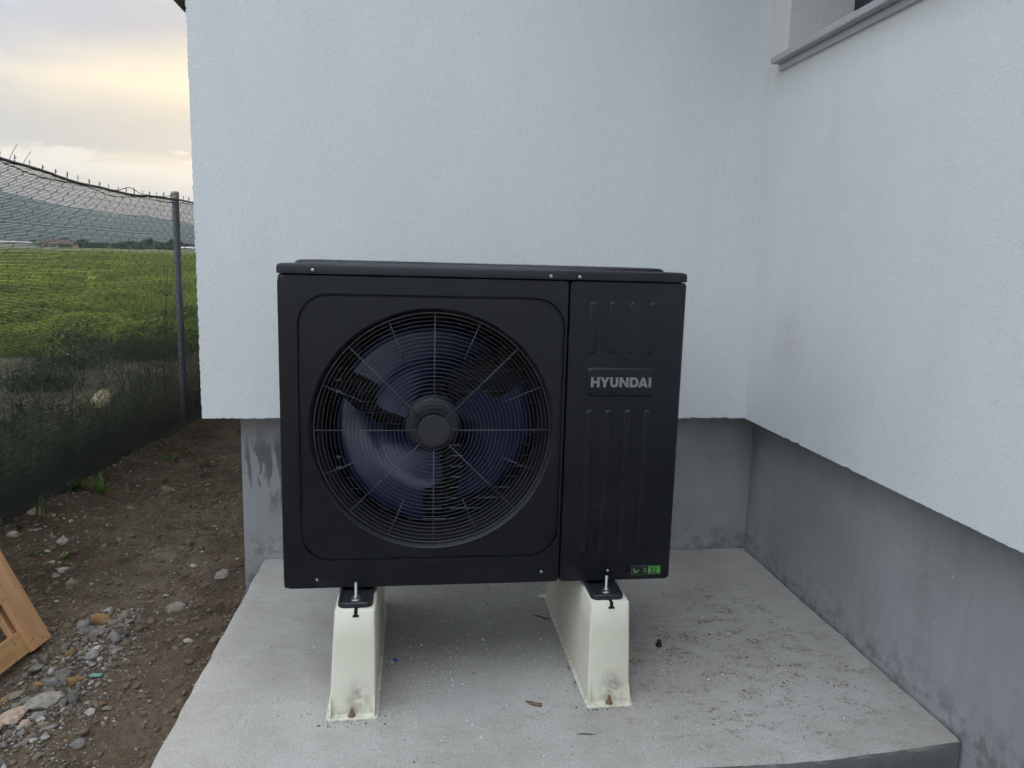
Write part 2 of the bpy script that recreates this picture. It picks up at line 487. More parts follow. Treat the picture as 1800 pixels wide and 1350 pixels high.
MS['galv'] = simple_var('galvanised_post', (0.22, 0.24, 0.26), (0.34, 0.36, 0.38), 45, 0.5, 0.6)
MS['cable'] = simple_var('dark_cable', (0.03, 0.032, 0.036), (0.06, 0.062, 0.066), 40, 0.5, 0.3)
MS['link'] = simple_var('fence_wire', (0.035, 0.037, 0.04), (0.065, 0.066, 0.07), 30, 0.5, 0.5)
MS['net'] = simple_var('shade_net', (0.030, 0.044, 0.040), (0.045, 0.060, 0.054), 6, 0.65)
MS['woodA'] = m_wood('pine_stile', 2, (0.40, 0.20, 0.085), (0.58, 0.34, 0.175))
MS['woodB'] = m_wood('pine_rail', 1, (0.36, 0.19, 0.07), (0.53, 0.325, 0.145))
MS['meadow'] = m_leaf('meadow_green', (0.15, 0.215, 0.03), (0.33, 0.38, 0.075), 0.5)
MS['weed'] = m_leaf('weed_green', (0.024, 0.046, 0.015), (0.075, 0.11, 0.035), 0.3)
MS['sprout'] = m_leaf('sprout_green', (0.07, 0.13, 0.025), (0.14, 0.22, 0.05), 0.4)
MS['straw'] = simple_var('dry_straw', (0.24, 0.20, 0.10), (0.13, 0.11, 0.055), 30, 0.8)
MS['twig'] = simple_var('dark_stalk', (0.03, 0.025, 0.02), (0.06, 0.05, 0.035), 30, 0.8)
MS['st_grey'] = simple_var('stone_grey', (0.16, 0.15, 0.135), (0.27, 0.255, 0.23), 55, 0.85, bump_s=0.5, bump_d=0.004, rnd=0.7)
MS['st_dark'] = simple_var('stone_dark', (0.062, 0.059, 0.056), (0.125, 0.118, 0.11), 55, 0.8, bump_s=0.5, bump_d=0.004, rnd=0.6)
MS['st_tan'] = simple_var('stone_tan', (0.20, 0.165, 0.12), (0.31, 0.26, 0.19), 55, 0.85, bump_s=0.5, bump_d=0.004, rnd=0.6)
MS['st_pale'] = simple_var('stone_pale', (0.30, 0.275, 0.225), (0.42, 0.39, 0.33), 45, 0.9, bump_s=0.7, bump_d=0.006, rnd=0.15)
MS['st_white'] = simple_var('stone_white', (0.36, 0.335, 0.295), (0.54, 0.51, 0.46), 55, 0.85, bump_s=0.5, bump_d=0.004, rnd=0.3)
MS['st_ochre'] = simple_var('stone_ochre', (0.36, 0.205, 0.07), (0.21, 0.12, 0.05), 70, 0.75, bump_s=0.5, bump_d=0.004, rnd=0.4)
MS['st_pink'] = simple_var('stone_pinkish', (0.38, 0.27, 0.19), (0.48, 0.36, 0.27), 55, 0.85, bump_s=0.5, bump_d=0.004, rnd=0.3)
MS['clod'] = simple_var('soil_clod', (0.092, 0.064, 0.042), (0.18, 0.136, 0.092), 30, 0.95, bump_s=0.6, bump_d=0.004)
MS['crumb'] = simple_var('crumbs', (0.07, 0.06, 0.05), (0.16, 0.14, 0.12), 50, 0.9)
MS['flake'] = simple_var('white_flakes', (0.62, 0.62, 0.62), (0.75, 0.75, 0.75), 50, 0.7)
MS['blue'] = mat('blue_plastic', (0.03, 0.06, 0.35), 0.4)[0]
MS['teal'] = mat('teal_shard', (0.10, 0.30, 0.22), 0.5)[0]
MS['pblack'] = mat('black_plastic', (0.01, 0.01, 0.011), 0.4)[0]
MS['drywood'] = simple_var('dry_bark', (0.13, 0.085, 0.045), (0.20, 0.14, 0.08), 60, 0.85)
MS['hill'] = simple_var('wooded_hill', (0.030, 0.052, 0.030), (0.060, 0.085, 0.045), 0.02, 0.95, detail=8)
MS['hedge'] = m_leaf('far_foliage', (0.045, 0.07, 0.022), (0.08, 0.11, 0.035), 0.2)
MS['farwhite'] = mat('far_white_wall', (0.72, 0.70, 0.66), 0.8)[0]
MS['farroof'] = mat('far_red_roof', (0.17, 0.10, 0.075), 0.85)[0]
MS['faryellow'] = mat('far_yellow_wall', (0.62, 0.48, 0.24), 0.85)[0]
MS['fardark'] = mat('far_dark_opening', (0.05, 0.05, 0.055), 0.5)[0]
gm_, gt_, gb_, gv_ = mat('window_glass', (0.02, 0.022, 0.025), 0.04)
MS['glass'] = gm_


# ------------------------------------------------------------------ mesh helpers
class MB:
    def __init__(s):
        s.v, s.f = [], []

    def add(s, V, F):
        o = len(s.v)
        s.v += [tuple(p) for p in V]
        s.f += [tuple(i + o for i in f) for f in F]
        return s

    def box(s, a, b, bev=0.0):
        x0, y0, z0 = a
        x1, y1, z1 = b
        if bev <= 0:
            V = [(x, y, z) for x in (x0, x1) for y in (y0, y1) for z in (z0, z1)]
            F = [(0, 1, 3, 2), (4, 6, 7, 5), (0, 4, 5, 1), (2, 3, 7, 6), (0, 2, 6, 4), (1, 5, 7, 3)]
            return s.add(V, F)
        bm = bmesh.new()
        bmesh.ops.create_cube(bm, size=1)
        for v in bm.verts:
            v.co = Vector(((x0 + x1) / 2 + v.co.x * (x1 - x0), (y0 + y1) / 2 + v.co.y * (y1 - y0), (z0 + z1) / 2 + v.co.z * (z1 - z0)))
        bmesh.ops.bevel(bm, geom=bm.edges[:], offset=bev, segments=2, affect='EDGES', profile=0.5)
        s.frombm(bm)
        return s

    def frombm(s, bm, mtx=None):
        bm.verts.index_update()
        V = [(mtx @ v.co if mtx else v.co)[:] for v in bm.verts]
        F = [[v.index for v in f.verts] for f in bm.faces]
        s.add(V, F)
        bm.free()
        return s

    def loops(s, L, closed=True, cap0=False, cap1=False):
        """bridge successive point loops of equal length"""
        n = len(L[0])
        o = len(s.v)
        for l in L:
            s.v += [tuple(p) for p in l]
        for k in range(len(L) - 1):
            for i in range(n if closed else n - 1):
                j = (i + 1) % n
                s.f.append((o + k * n + i, o + k * n + j, o + (k + 1) * n + j, o + (k + 1) * n + i))
        if cap0:
            s.f.append(tuple(o + i for i in reversed(range(n))))
        if cap1:
            s.f.append(tuple(o + (len(L) - 1) * n + i for i in range(n)))
        return s

    def tube(s, pts, r, n=6, cap=True):
        pts = [Vector(p) for p in pts]
        L = []
        for i, p in enumerate(pts):
            d = (pts[min(i + 1, len(pts) - 1)] - pts[max(i - 1, 0)]).normalized()
            a = d.cross(Vector((0, 0, 1)))
            if a.length < 1e-3:
                a = d.cross(Vector((1, 0, 0)))
            a.normalize()
            b = d.cross(a)
            rr = r[i] if isinstance(r, (list, tuple)) else r
            L.append([p + (a * math.cos(t) + b * math.sin(t)) * rr for t in [2 * math.pi * k / n for k in range(n)]])
        return s.loops(L, True, cap, cap)

    def lathe(s, c, axis, prof, n=24):
        """prof: list of (r, h) round axis through c"""
        ax = Vector(axis).normalized()
        a = ax.orthogonal().normalized()
        b = ax.cross(a)
        c = Vector(c)
        L = [[c + ax * h + (a * math.cos(t) + b * math.sin(t)) * r for t in [2 * math.pi * k / n for k in range(n)]] for r, h in prof]
        return s.loops(L, True, True, True)

    def prism(s, poly, y0, y1):
        """polygon in XZ extruded along Y"""
        return s.loops([[(x, y0, z) for x, z in poly], [(x, y1, z) for x, z in poly]], True, True, True)


def link(o, parent):
    COL.objects.link(o)
    if parent is not None:
        o.parent = parent


def rootloc(p):
    v = Vector((0, 0, 0))
    while p is not None:
        v += Vector(p.location)
        p = p.parent
    return v


def mk(name, mb, material, parent=None, origin=(0, 0, 0), smooth=False, kind=None, autosmooth=None):
    off = rootloc(parent) if parent is not None else Vector(origin)
    me = bpy.data.meshes.new(name)
    V = np.asarray(mb.v, dtype=float) - np.array(off)
    me.from_pydata(V.tolist(), [], mb.f)
    bm = bmesh.new()
    bm.from_mesh(me)
    bmesh.ops.recalc_face_normals(bm, faces=bm.faces)
    bm.to_mesh(me)
    bm.free()
    me.materials.append(material)
    if smooth or autosmooth:
        me.polygons.foreach_set('use_smooth', [True] * len(me.polygons))
        if autosmooth:
            me.set_sharp_from_angle(angle=math.radians(autosmooth))
    o = bpy.data.objects.new(name, me)
    if parent is None:
        o.location = origin
    link(o, parent)
    if kind:
        o['kind'] = kind
    return o


def np_mesh(name, V, F, material, kind=None, parent=None, smooth=False):
    me = bpy.data.meshes.new(name)
    V = np.ascontiguousarray(V, dtype=np.float32)
    F = np.ascontiguousarray(F, dtype=np.int32)
    k = F.shape[1]
    me.vertices.add(len(V))
    me.vertices.foreach_set('co', V.ravel())
    me.loops.add(F.size)
    me.loops.foreach_set('vertex_index', F.ravel())
    me.polygons.add(len(F))
    me.polygons.foreach_set('loop_start', np.arange(0, F.size, k, dtype=np.int32))
    if smooth:
        me.polygons.foreach_set('use_smooth', np.ones(len(F), dtype=bool))
    me.update(calc_edges=True)
    me.materials.append(material)
    o = bpy.data.objects.new(name, me)
    link(o, parent)
    if kind:
        o['kind'] = kind
    return o


def thing(name, label, cat, loc, group=None):
    o = bpy.data.objects.new(name, None)
    o.empty_display_size = 0.1
    o.location = loc
    link(o, None)
    return tag(o, label, cat, group)


def tag(o, label, cat, group=None, kind=None):
    o['label'] = label
    o['category'] = cat
    if group:
        o['group'] = group
    if kind:
        o['kind'] = kind
    return o


def _hash(ix, iy, seed):
    h = (ix.astype(np.int64) * 374761393 + iy.astype(np.int64) * 668265263 + seed * 974711) & 0xFFFFFFFF
    h = ((h ^ (h >> 13)) * 1274126177) & 0xFFFFFFFF
    h = h ^ (h >> 16)
    return (h & 0xFFFFFF) / float(0xFFFFFF)


def vnoise(x, y, seed=0):
    x = np.asarray(x, float)
    y = np.asarray(y, float)
    ix, iy = np.floor(x), np.floor(y)
    fx, fy = x - ix, y - iy
    fx = fx * fx * (3 - 2 * fx)
    fy = fy * fy * (3 - 2 * fy)
    a = _hash(ix, iy, seed)
    b = _hash(ix + 1, iy, seed)
    c = _hash(ix, iy + 1, seed)
    d = _hash(ix + 1, iy + 1, seed)
    return (a + (b - a) * fx) * (1 - fy) + (c + (d - c) * fx) * fy - 0.5


def fbm(x, y, sc, seed=0, oct=4):
    v = 0
    a = 1.0
    for k in range(oct):
        v = v + a * vnoise(np.asarray(x) * sc, np.asarray(y) * sc, seed + k)
        sc *= 2.03
        a *= 0.5
    return v


def sstep(a, b, x):
    t = np.clip((np.asarray(x, float) - a) / (b - a), 0, 1)
    return t * t * (3 - 2 * t)


def g(x, y):
    """height of the ground (slab top is 0)"""
    x = np.asarray(x, float)
    y = np.asarray(y, float)
    near = 1 - sstep(9, 20, np.hypot(x, y - 2))
    z = -0.155 + 0.035 * fbm(x, y, 1.6, 3, 3) + near * (0.030 * fbm(x, y, 8, 5, 3) + 0.013 * fbm(x, y, 34, 9, 2))
    z = z + 0.05 * sstep(-1.15, -1.5, x) * near                       # small bank at the fence foot
    z = z - 0.05 * sstep(-1.7, -2.3, x) * near
    z = z + 2.45 * sstep(10, 320, y)
    z = z + 0.12 * sstep(8, 11, y) * fbm(x, y, 0.35, 21, 3)
    return z


# ------------------------------------------------------------------ ground sheet
def axis_lines(lo, hi, step, far, grow=1.16):
    a = list(np.arange(lo, hi + 1e-6, step))
    s = step
    p = a[-1]
    while p < far:
        s *= grow
        p += s
        a.append(p)
    s = step
    p = a[0]
    b = []
    while p > -far:
        s *= grow
        p -= s
        b.append(p)
    return np.array(b[::-1] + a)


xs = axis_lines(-1.75, -0.2, 0.016, 4500)
ys = axis_lines(-0.5, 3.3, 0.018, 4500)
X, Y = np.meshgrid(xs, ys)
Z = g(X, Y)
V = np.stack([X, Y, Z], -1).reshape(-1, 3)
nx, ny = len(xs), len(ys)
ii = (np.arange(ny - 1)[:, None] * nx + np.arange(nx - 1)[None, :]).ravel()
F = np.stack([ii, ii + 1, ii + 1 + nx, ii + nx], -1)
ground = np_mesh('ground', V, F, MS['soil'], 'structure', smooth=True)
ground['label'] = 'brown stony soil with green meadow beyond the fence'

# distant ridge
az = np.radians(np.linspace(-80, 60, 141))
el = np.radians(np.interp(np.degrees(az), [-80, -50, -32, -26, -22, -18, -15, -10, 5, 60], [1.2, 2.4, 3.2, 3.15, 2.85, 2.35, 2.0, 1.8, 1.4, 1.2]))
rows = []
D = np.array([900, 1050, 1200, 1350, 1500, 1750, 2100])
k = np.array([0.0, 0.30, 0.62, 0.86, 1.0, 0.7, 0.0])
for d_, k_ in zip(D, k):
    h = 1500 * np.tan(el) * k_ + (18 * fbm(np.degrees(az), az * 0 + d_ * 0.01, 0.35, 4, 4) + 3 * fbm(np.degrees(az), az * 0 + d_ * 0.02, 3.1, 14, 2)) * (0.3 + 0.7 * k_)
    rows.append(np.stack([np.sin(az) * d_, np.cos(az) * d_, 1.0 + h], -1))
V = np.concatenate(rows)
n = len(az)
ii = (np.arange(len(D) - 1)[:, None] * n + np.arange(n - 1)[None, :]).ravel()
hills = np_mesh('hills', V, np.stack([ii, ii + 1, ii + 1 + n, ii + n], -1), MS['hill'], 'structure', smooth=True)
hills['label'] = 'low wooded ridge on the horizon behind the field'

# ------------------------------------------------------------------ concrete slab
sx = np.linspace(-0.252, 1.792, 96)
sy = np.linspace(-0.43, 0.972, 70)
X, Y = np.meshgrid(sx, sy)
fr = np.interp(X[0], [-0.3, 1.1, 1.4, 1.8], [-0.432, -0.432, -0.430, -0.388])
Y = fr[None, :] + (Y - sy[0]) / (sy[-1] - sy[0]) * (0.972 - fr[None, :])
X = X - np.interp(Y, [-0.45, 0.97], [0.018, -0.012]) * (1 - (X - sx[0]) / (sx[-1] - sx[0]))
edge_l = 0.0055 * fbm(Y[:, 0] * 1.0, Y[:, 0] * 0 + 3, 16, 2, 3)
edge_r = 0.006 * fbm(Y[:, 0] * 1.0, Y[:, 0] * 0 + 8, 14, 5, 3)
edge_f = 0.004 * fbm(X[0], X[0] * 0 + 5, 18, 7, 3)
X[:, 0] += edge_l
X[:, -1] += edge_r
Y[0, :] += edge_f
Z = 0.0028 * fbm(X, Y, 7, 31, 3)
Z[0, :] -= 0.004
Z[:, 0] -= 0.004
top = np.stack([X, Y, Z], -1)
mb = MB()
nx, ny = len(sx), len(sy)
mb.add(top.reshape(-1, 3), [(j * nx + i, j * nx + i + 1, (j + 1) * nx + i + 1, (j + 1) * nx + i) for j in range(ny - 1) for i in range(nx - 1)])
per = [top[0, i] for i in range(nx)] + [top[j, -1] for j in range(1, ny)] + [top[-1, i] for i in range(nx - 2, -1, -1)] + [top[j, 0] for j in range(ny - 2, 0, -1)]
per = np.array(per)
L = [per]
cx_, cy_ = 0.77, 0.27
for q, dz in enumerate((-0.008, -0.04, -0.09, -0.32)):
    p2 = per.copy()
    p2[:, 2] += dz
    nrm = np.stack([np.sign(np.where(np.abs(per[:, 0] - cx_) > 0.99, per[:, 0] - cx_, 0)), np.sign(np.where(np.abs(per[:, 1] - cy_) > 0.64, per[:, 1] - cy_, 0))], -1)
    p2[:, :2] += nrm * (0.003 + 0.003 * fbm(per[:, 0] + per[:, 1], per[:, 1] * 0 + q, 15, 40 + q, 3))[:, None]
    L.append(p2)
mb.loops(L)
slab = mk('slab', mb, MS['slab'], smooth=False, kind='structure', autosmooth=40)
slab['label'] = 'pale concrete slab under the heat pump with rough edges'

# ------------------------------------------------------------------ house
house = thing('house', 'white stuccoed house with grey plinth and a wing on the right', 'house', (0.6, 4.0, -0.15))
WY, WX0, WX1, WZ0, WZ1 = 0.841, -0.425, 1.694, 0.611, 3.12


def rough_line(n, amp, seed, chips=0.0):
    t = np.arange(n)
    d = amp * fbm(t * 1.0, t * 0.0 + seed, 0.45, seed, 3)
    if chips:
        rr = np.random.default_rng(seed)
        for _ in range(int(n * chips)):
            c = rr.integers(0, n)
            w = rr.integers(1, 4)
            d[max(0, c - w):c + w] += amp * rr.uniform(0.6, 1.6)
    return d


def front_wall():
    mb = MB()
    n = 424
    xe = np.linspace(WX0, WX1, n)
    ze = WZ0 + rough_line(n, 0.0034, 4, 0.02)
    low = [(x, WY, z) for x, z in zip(xe, ze)]
    low[0] = (WX0, WY, WZ0)
    up = [(x, WY, WZ0 + 0.03) for x in xe]
    back = [(x, 1.10, z) for x, z in zip(xe, ze)]
    mb.loops([up, low, back], closed=False)
    # left corner strip
    m_ = 500
    ze2 = np.linspace(WZ0 + 0.03, WZ1, m_)
    dx = rough_line(m_, 0.0036, 9)
    cor = [(WX0 + d, WY + abs(d) * 0.5, z) for d, z in zip(dx, ze2)]
    inn = [(WX0 + 0.03, WY, z) for z in ze2]
    sid = [(WX0, WY + 0.03, z) for z in ze2]
    mb.loops([inn, cor, sid], closed=False)
    mb.add([(WX0 + 0.03, WY, WZ0 + 0.03), (WX1, WY, WZ0 + 0.03), (WX1, WY, WZ1), (WX0 + 0.03, WY, WZ1)], [(0, 1, 2, 3)])
    # flank of the house, underside
    mb.add([(WX0, WY + 0.03, WZ0), (WX0, 10.5, WZ0), (WX0, 10.5, WZ1), (WX0, WY + 0.03, WZ1)], [(0, 1, 2, 3)])
    mb.add([(WX0, WY, WZ0), (WX0, WY + 0.03, WZ0), (WX0, WY + 0.03, WZ0 + 0.03), (WX0, WY, WZ0 + 0.03)], [(0, 1, 2, 3)])
    mb.add([(WX0, 1.1, WZ0 + .001), (-0.2, 1.1, WZ0 + .001), (-0.2, 10.5, WZ0 + .001), (WX0, 10.5, WZ0 + .001)], [(0, 1, 2, 3)])
    mb.add([(WX0, 10.5, WZ0), (9, 10.5, WZ0), (9, 10.5, WZ1), (WX0, 10.5, WZ1)], [(0, 1, 2, 3)])
    return mb


o = mk('wall', front_wall(), MS['stucco'], house)
o['label'] = 'white stucco wall behind the unit'

WEND = -4.2
WIN_Y0, WIN_Y1, WIN_Z0, WIN_Z1 = -0.65, 0.712, 1.975, 2.92
XR = 1.935


def wing_wall():
    mb = MB()
    n = 1000
    ye = np.linspace(WY, WEND, n)
    ze = WZ0 + rough_line(n, 0.0026, 14, 0.008)
    ze[0] = WZ0
    low = [(WX1, y, z) for y, z in zip(ye, ze)]
    up = [(WX1, y, WZ0 + 0.03) for y in ye]
    back = [(2.0, y, z) for y, z in zip(ye, ze)]
    mb.loops([up, low, back], closed=False)

    def q(y0, y1, z0, z1):
        mb.add([(WX1, y0, z0), (WX1, y1, z0), (WX1, y1, z1), (WX1, y0, z1)], [(0, 1, 2, 3)])
    q(WEND, WY, WZ0 + 0.03, WIN_Z0)
    q(WEND, WIN_Y0, WIN_Z0, WIN_Z1)
    q(WIN_Y1, WY, WIN_Z0, WIN_Z1)
    q(WEND, WY, WIN_Z1, WZ1)
    # reveals
    a, b_ = WX1, XR
    mb.add([(a, WIN_Y1, WIN_Z0), (b_, WIN_Y1, WIN_Z0), (b_, WIN_Y1, WIN_Z1), (a, WIN_Y1, WIN_Z1)], [(0, 1, 2, 3)])
    mb.add([(a, WIN_Y0, WIN_Z0), (b_, WIN_Y0, WIN_Z0), (b_, WIN_Y0, WIN_Z1), (a, WIN_Y0, WIN_Z1)], [(0, 1, 2, 3)])
    mb.add([(a, WIN_Y0, WIN_Z1), (b_, WIN_Y0, WIN_Z1), (b_, WIN_Y1, WIN_Z1), (a, WIN_Y1, WIN_Z1)], [(0, 1, 2, 3)])
    mb.add([(WX1, WEND, WZ0), (9, WEND, WZ0), (9, WEND, WZ1), (WX1, WEND, WZ1)], [(0, 1, 2, 3)])
    return mb


o = mk('wall', wing_wall(), MS['stucco'], house)
o['label'] = 'white stucco wing wall on the right with a window'
mb = MB().box((-0.318, 0.981, -0.7), (1.83, 1.3, WZ0 + 0.02))
mb.add([(-0.3179, 1.3, -0.7), (-0.3179, 10.4, -0.7), (-0.3179, 10.4, WZ0 + .02), (-0.3179, 1.3, WZ0 + .02)], [(0, 1, 2, 3)])
o = mk('plinth', mb, MS['plinth'], house)
o['label'] = 'grey plinth behind the unit with damp runs'
o = mk('plinth', MB().box((1.803, WEND + 0.1, -0.7), (2.1, 0.979, WZ0 + 0.02)), MS['plinth'], house)
o['label'] = 'grey plinth of the right wing with mould at its foot'

# window high in the wing wall
win = mk('window', MB().box((XR, WIN_Y0, WIN_Z0), (XR + 0.07, WIN_Y0 + 0.07, WIN_Z1)).box((XR, WIN_Y1 - 0.07, WIN_Z0), (XR + 0.07, WIN_Y1, WIN_Z1))
         .box((XR, WIN_Y0 + .07, WIN_Z0), (XR + 0.069, WIN_Y1 - .07, WIN_Z0 + 0.19)).box((XR, WIN_Y0 + .07, WIN_Z1 - 0.07), (XR + 0.069, WIN_Y1 - .07, WIN_Z1))
         .box((XR + .008, WIN_Y1 - 0.15, WIN_Z0 + .19), (XR + 0.06, WIN_Y1 - .07, WIN_Z1 - .07)), MS['anthracite'], house)
win['label'] = 'anthracite window frame high in the wing wall'
mk('pane', MB().box((XR + 0.03, WIN_Y0 + .07, WIN_Z0 + .19), (XR + 0.04, WIN_Y1 - .15, WIN_Z1 - .07)), MS['glass'], win)
o = mk('sill', MB().box((1.652, WIN_Y0 - .05, 1.958), (XR + .02, 0.757, 1.981), 0.003), MS['granite'], win)
o['label'] = 'grey granite window sill'
mk('sill_bed', MB().box((1.682, WIN_Y0 - .04, 1.934), (1.80, 0.750, 1.9575), 0.002), MS['sill_under'], win)

# eaves: soffit and dark fascia
EZ = 3.12
roof = mk('roof', MB().box((-1.40, WY - 0.30, EZ + 0.03), (10, 11.2, EZ + 0.20)).box((WX1 - 0.30, WEND - .3, EZ + 0.031), (10, WY - 0.30, EZ + 0.199)), MS['roof'], house)
mk('soffit', MB().box((-1.36, WY - 0.26, EZ), (9.9, 11.1, EZ + 0.03)).box((WX1 - 0.26, WEND - .26, EZ + .001), (9.9, WY - 0.26, EZ + 0.03)), MS['soffit'], roof)
mb = MB()
mb.tube([(-1.45, WY - 0.3, EZ + 0.05), (-1.45, 11.25, EZ + 0.05)], 0.06, 10)
mk('gutter', mb, MS['roof'], roof, smooth=True)

# ------------------------------------------------------------------ heat pump
UB = 0.301
UW, UH, UD = 1.110, 0.8695, 0.42
hp = thing('heat_pump', 'black heat pump outdoor unit with large round fan on cream stands', 'heat pump', (UW / 2, UD / 2, UB))
FC = (0.4095, 0.450)


def P(x, y, z):
    return (x, y, UB + z)


def radial_rect(x0, x1, z0, z1, r, ang):
    """points on a rounded rectangle, hit by rays from FC at the given angles"""
    out_ = []
    for a in ang:
        dx, dz = math.cos(a), math.sin(a)
        t = 1e9
        if dx > 1e-9:
            t = min(t, (x1 - FC[0]) / dx)
        if dx < -1e-9:
            t = min(t, (x0 - FC[0]) / dx)
        if dz > 1e-9:
            t = min(t, (z1 - FC[1]) / dz)
        if dz < -1e-9:
            t = min(t, (z0 - FC[1]) / dz)
        px, pz = FC[0] + dx * t, FC[1] + dz * t
        cxr = x0 + r if px < x0 + r else (x1 - r if px > x1 - r else None)
        czr = z0 + r if pz < z0 + r else (z1 - r if pz > z1 - r else None)
        if r > 0 and cxr is not None and czr is not None:
            ox, oz = FC[0] - cxr, FC[1] - czr
            bq = ox * dx + oz * dz
            cq = ox * ox + oz * oz - r * r
            disc = max(bq * bq - cq, 0)
            t = -bq + math.sqrt(disc)
            px, pz = FC[0] + dx * t, FC[1] + dz * t
        out_.append((px, pz))
    return out_


PX1 = 0.7760
angs = [2 * math.pi * i / 220 for i in range(220)]
for (qx, qz) in ((0, 0), (PX1, 0), (0, UH), (PX1, UH)):
    angs.append(math.atan2(qz - FC[1], qx - FC[0]) % (2 * math.pi))
for (qx0, qx1, qz0, qz1, rr) in ((0.049, 0.769, 0.08, 0.822, 0.085),):
    for (ccx, ccz, s0) in ((qx0 + rr, qz0 + rr, math.pi), (qx1 - rr, qz0 + rr, 1.5 * math.pi), (qx1 - rr, qz1 - rr, 0), (qx0 + rr, qz1 - rr, 0.5 * math.pi)):
        for k in range(9):
            a = s0 + k / 8 * math.pi / 2
            angs.append(math.atan2(ccz + rr * math.sin(a) - FC[1], ccx + rr * math.cos(a) - FC[0]) % (2 * math.pi))
angs = sorted(set(round(a, 7) for a in angs))


def loop_at(pts, y):
    return [P(x, y, z) for x, z in pts]


def circ(r):
    return [(FC[0] + r * math.cos(a), FC[1] + r * math.sin(a)) for a in angs]


mb = MB()
mb.loops([loop_at(radial_rect(0, PX1, 0, UH, 0.010, angs), 0.040),
          loop_at(radial_rect(0, PX1, 0, UH, 0.010, angs), 0.009),
          loop_at(radial_rect(0.0015, PX1 - 0.0005, 0.0007, UH - .0005, 0.010, angs), 0.0045),
          loop_at(radial_rect(0.005, PX1 - 0.0012, 0.0016, UH - .001, 0.010, angs), 0.0012),
          loop_at(radial_rect(0.011, PX1 - 0.002, 0.003, UH - .002, 0.010, angs), 0.0),
          loop_at(radial_rect(0.0495, 0.7685, 0.0805, 0.8215, 0.0845, angs), 0.0),
          loop_at(radial_rect(0.0502, 0.7678, 0.0812, 0.8208, 0.0838, angs), 0.0016),
          loop_at(radial_rect(0.0504, 0.7676, 0.0814, 0.8206, 0.0836, angs), 0.0100),
          loop_at(radial_rect(0.0563, 0.7617, 0.0873, 0.8147, 0.0787, angs), 0.0100),
          loop_at(radial_rect(0.0565, 0.7615, 0.0875, 0.8145, 0.0785, angs), 0.0018),
          loop_at(circ(0.338), 0.0018),
          loop_at(circ(0.3365), 0.0032)])
fp = mk('front_panel', mb, MS['black'], hp, autosmooth=13)
fp['label'] = 'flat black front panel with rounded groove round the fan'
mk('groove', MB().loops([loop_at(radial_rect(0.0503, 0.7677, 0.0813, 0.8207, 0.0837, angs), 0.0096), loop_at(radial_rect(0.0562, 0.7618, 0.0872, 0.8148, 0.0788, angs), 0.0096)]), MS['groove'], fp)
# bell mouth
mb = MB().loops([loop_at(circ(0.3365), 0.0033), loop_at(circ(0.331), 0.010), loop_at(circ(0.325), 0.024), loop_at(circ(0.312), 0.060), loop_at(circ(0.306), 0.105), loop_at(circ(0.312), 0.150)])
mk('fan_shroud', mb, MS['groove'], hp, smooth=True)


def slot_poly(x0, x1, z0, z1, r, n=8):
    pts = []
    for ccx, ccz, s0 in ((x0 + r, z0 + r, math.pi), (x1 - r, z0 + r, 1.5 * math.pi), (x1 - r, z1 - r, 0), (x0 + r, z1 - r, 0.5 * math.pi)):
        for k in range(n + 1):
            a = s0 + k / n * math.pi / 2
            pts.append((ccx + r * math.cos(a), ccz + r * math.sin(a)))
    return pts


def pad(x0, x1, z0, z1, r, h, bev=0.003):
    """low raised cushion on the front plane"""
    mb = MB()
    L = []
    for ins, y in ((0, 0.0005), (bev * 0.35, -h * 0.55), (bev, -h * 0.95), (bev * 1.7, -h)):
        L.append([P(x, y, z) for x, z in slot_poly(x0 + ins, x1 - ins, z0 + ins, z1 - ins, max(r - ins, 0.0008))])
    return mb.loops(L, True, False, True)


RX0 = 0.7784
mb = MB()
rp = []
for ins, y in ((0, 0.040), (0, 0.008), (0.002, 0.0035), (0.006, 0.0008), (0.011, 0.0)):
    k = min(ins, 0.002)
    rp.append([P(x, y, z) for x, z in slot_poly(RX0 + k, UW - ins, 0.000 + k, UH - k, 0.010)])
mb.loops(rp, True, False, True)
sp_ = mk('service_panel', mb, MS['black'], hp, autosmooth=13)
sp_['label'] = 'black service panel with vertical ribs and logo'
for xr in (0.8475, 0.9030, 0.9595, 1.0165):
    mk('rib', pad(xr - 0.0118, xr + 0.0118, 0.668, 0.815, 0.0116, 0.0024, 0.0045), MS['black'], sp_, autosmooth=50)
    mk('rib', pad(xr - 0.0118, xr + 0.0118, 0.085, 0.511, 0.0116, 0.0024, 0.0045), MS['black'], sp_, autosmooth=50)
lp = mk('logo_plate', pad(0.836, 1.031, 0.549, 0.631, 0.012, 0.0035, 0.0035), MS['black'], sp_, autosmooth=50)

# lettering, in letter heights
W_ = 0.25
LET = {
    'H': (0.0, [[(0, 0), (W_, 0), (W_, 1), (0, 1)], [(.62, 0), (.87, 0), (.87, 1), (.62, 1)], [(W_, .39), (.62, .39), (.62, .61), (W_, .61)]]),
    'Y': (0.91, [[(.36, 0), (.62, 0), (.62, .42), (.36, .42)], [(.36, .42), (.62, .42), (.98, 1), (.69, 1), (.49, .66), (.29, 1), (0, 1)]]),
    'U': (1.95, None),
    'N': (2.91, [[(0, 0), (.24, 0), (.24, 1), (0, 1)], [(.67, 0), (.91, 0), (.91, 1), (.67, 1)], [(.24, 1), (.24, .64), (.67, 0), (.67, .36)]]),
    'D': (3.95, None),
    'A': (4.83, [[(0, 0), (.27, 0), (.49, .73), (.36, 1)], [(.36, 1), (.49, .73), (.61, 1)], [(.61, 1), (.49, .73), (.70, 0), (.97, 0)], [(.30, .17), (.68, .17), (.62, .37), (.36, .37)]]),
    'I': (5.90, [[(0, 0), (.25, 0), (.25, 1), (0, 1)]]),
}


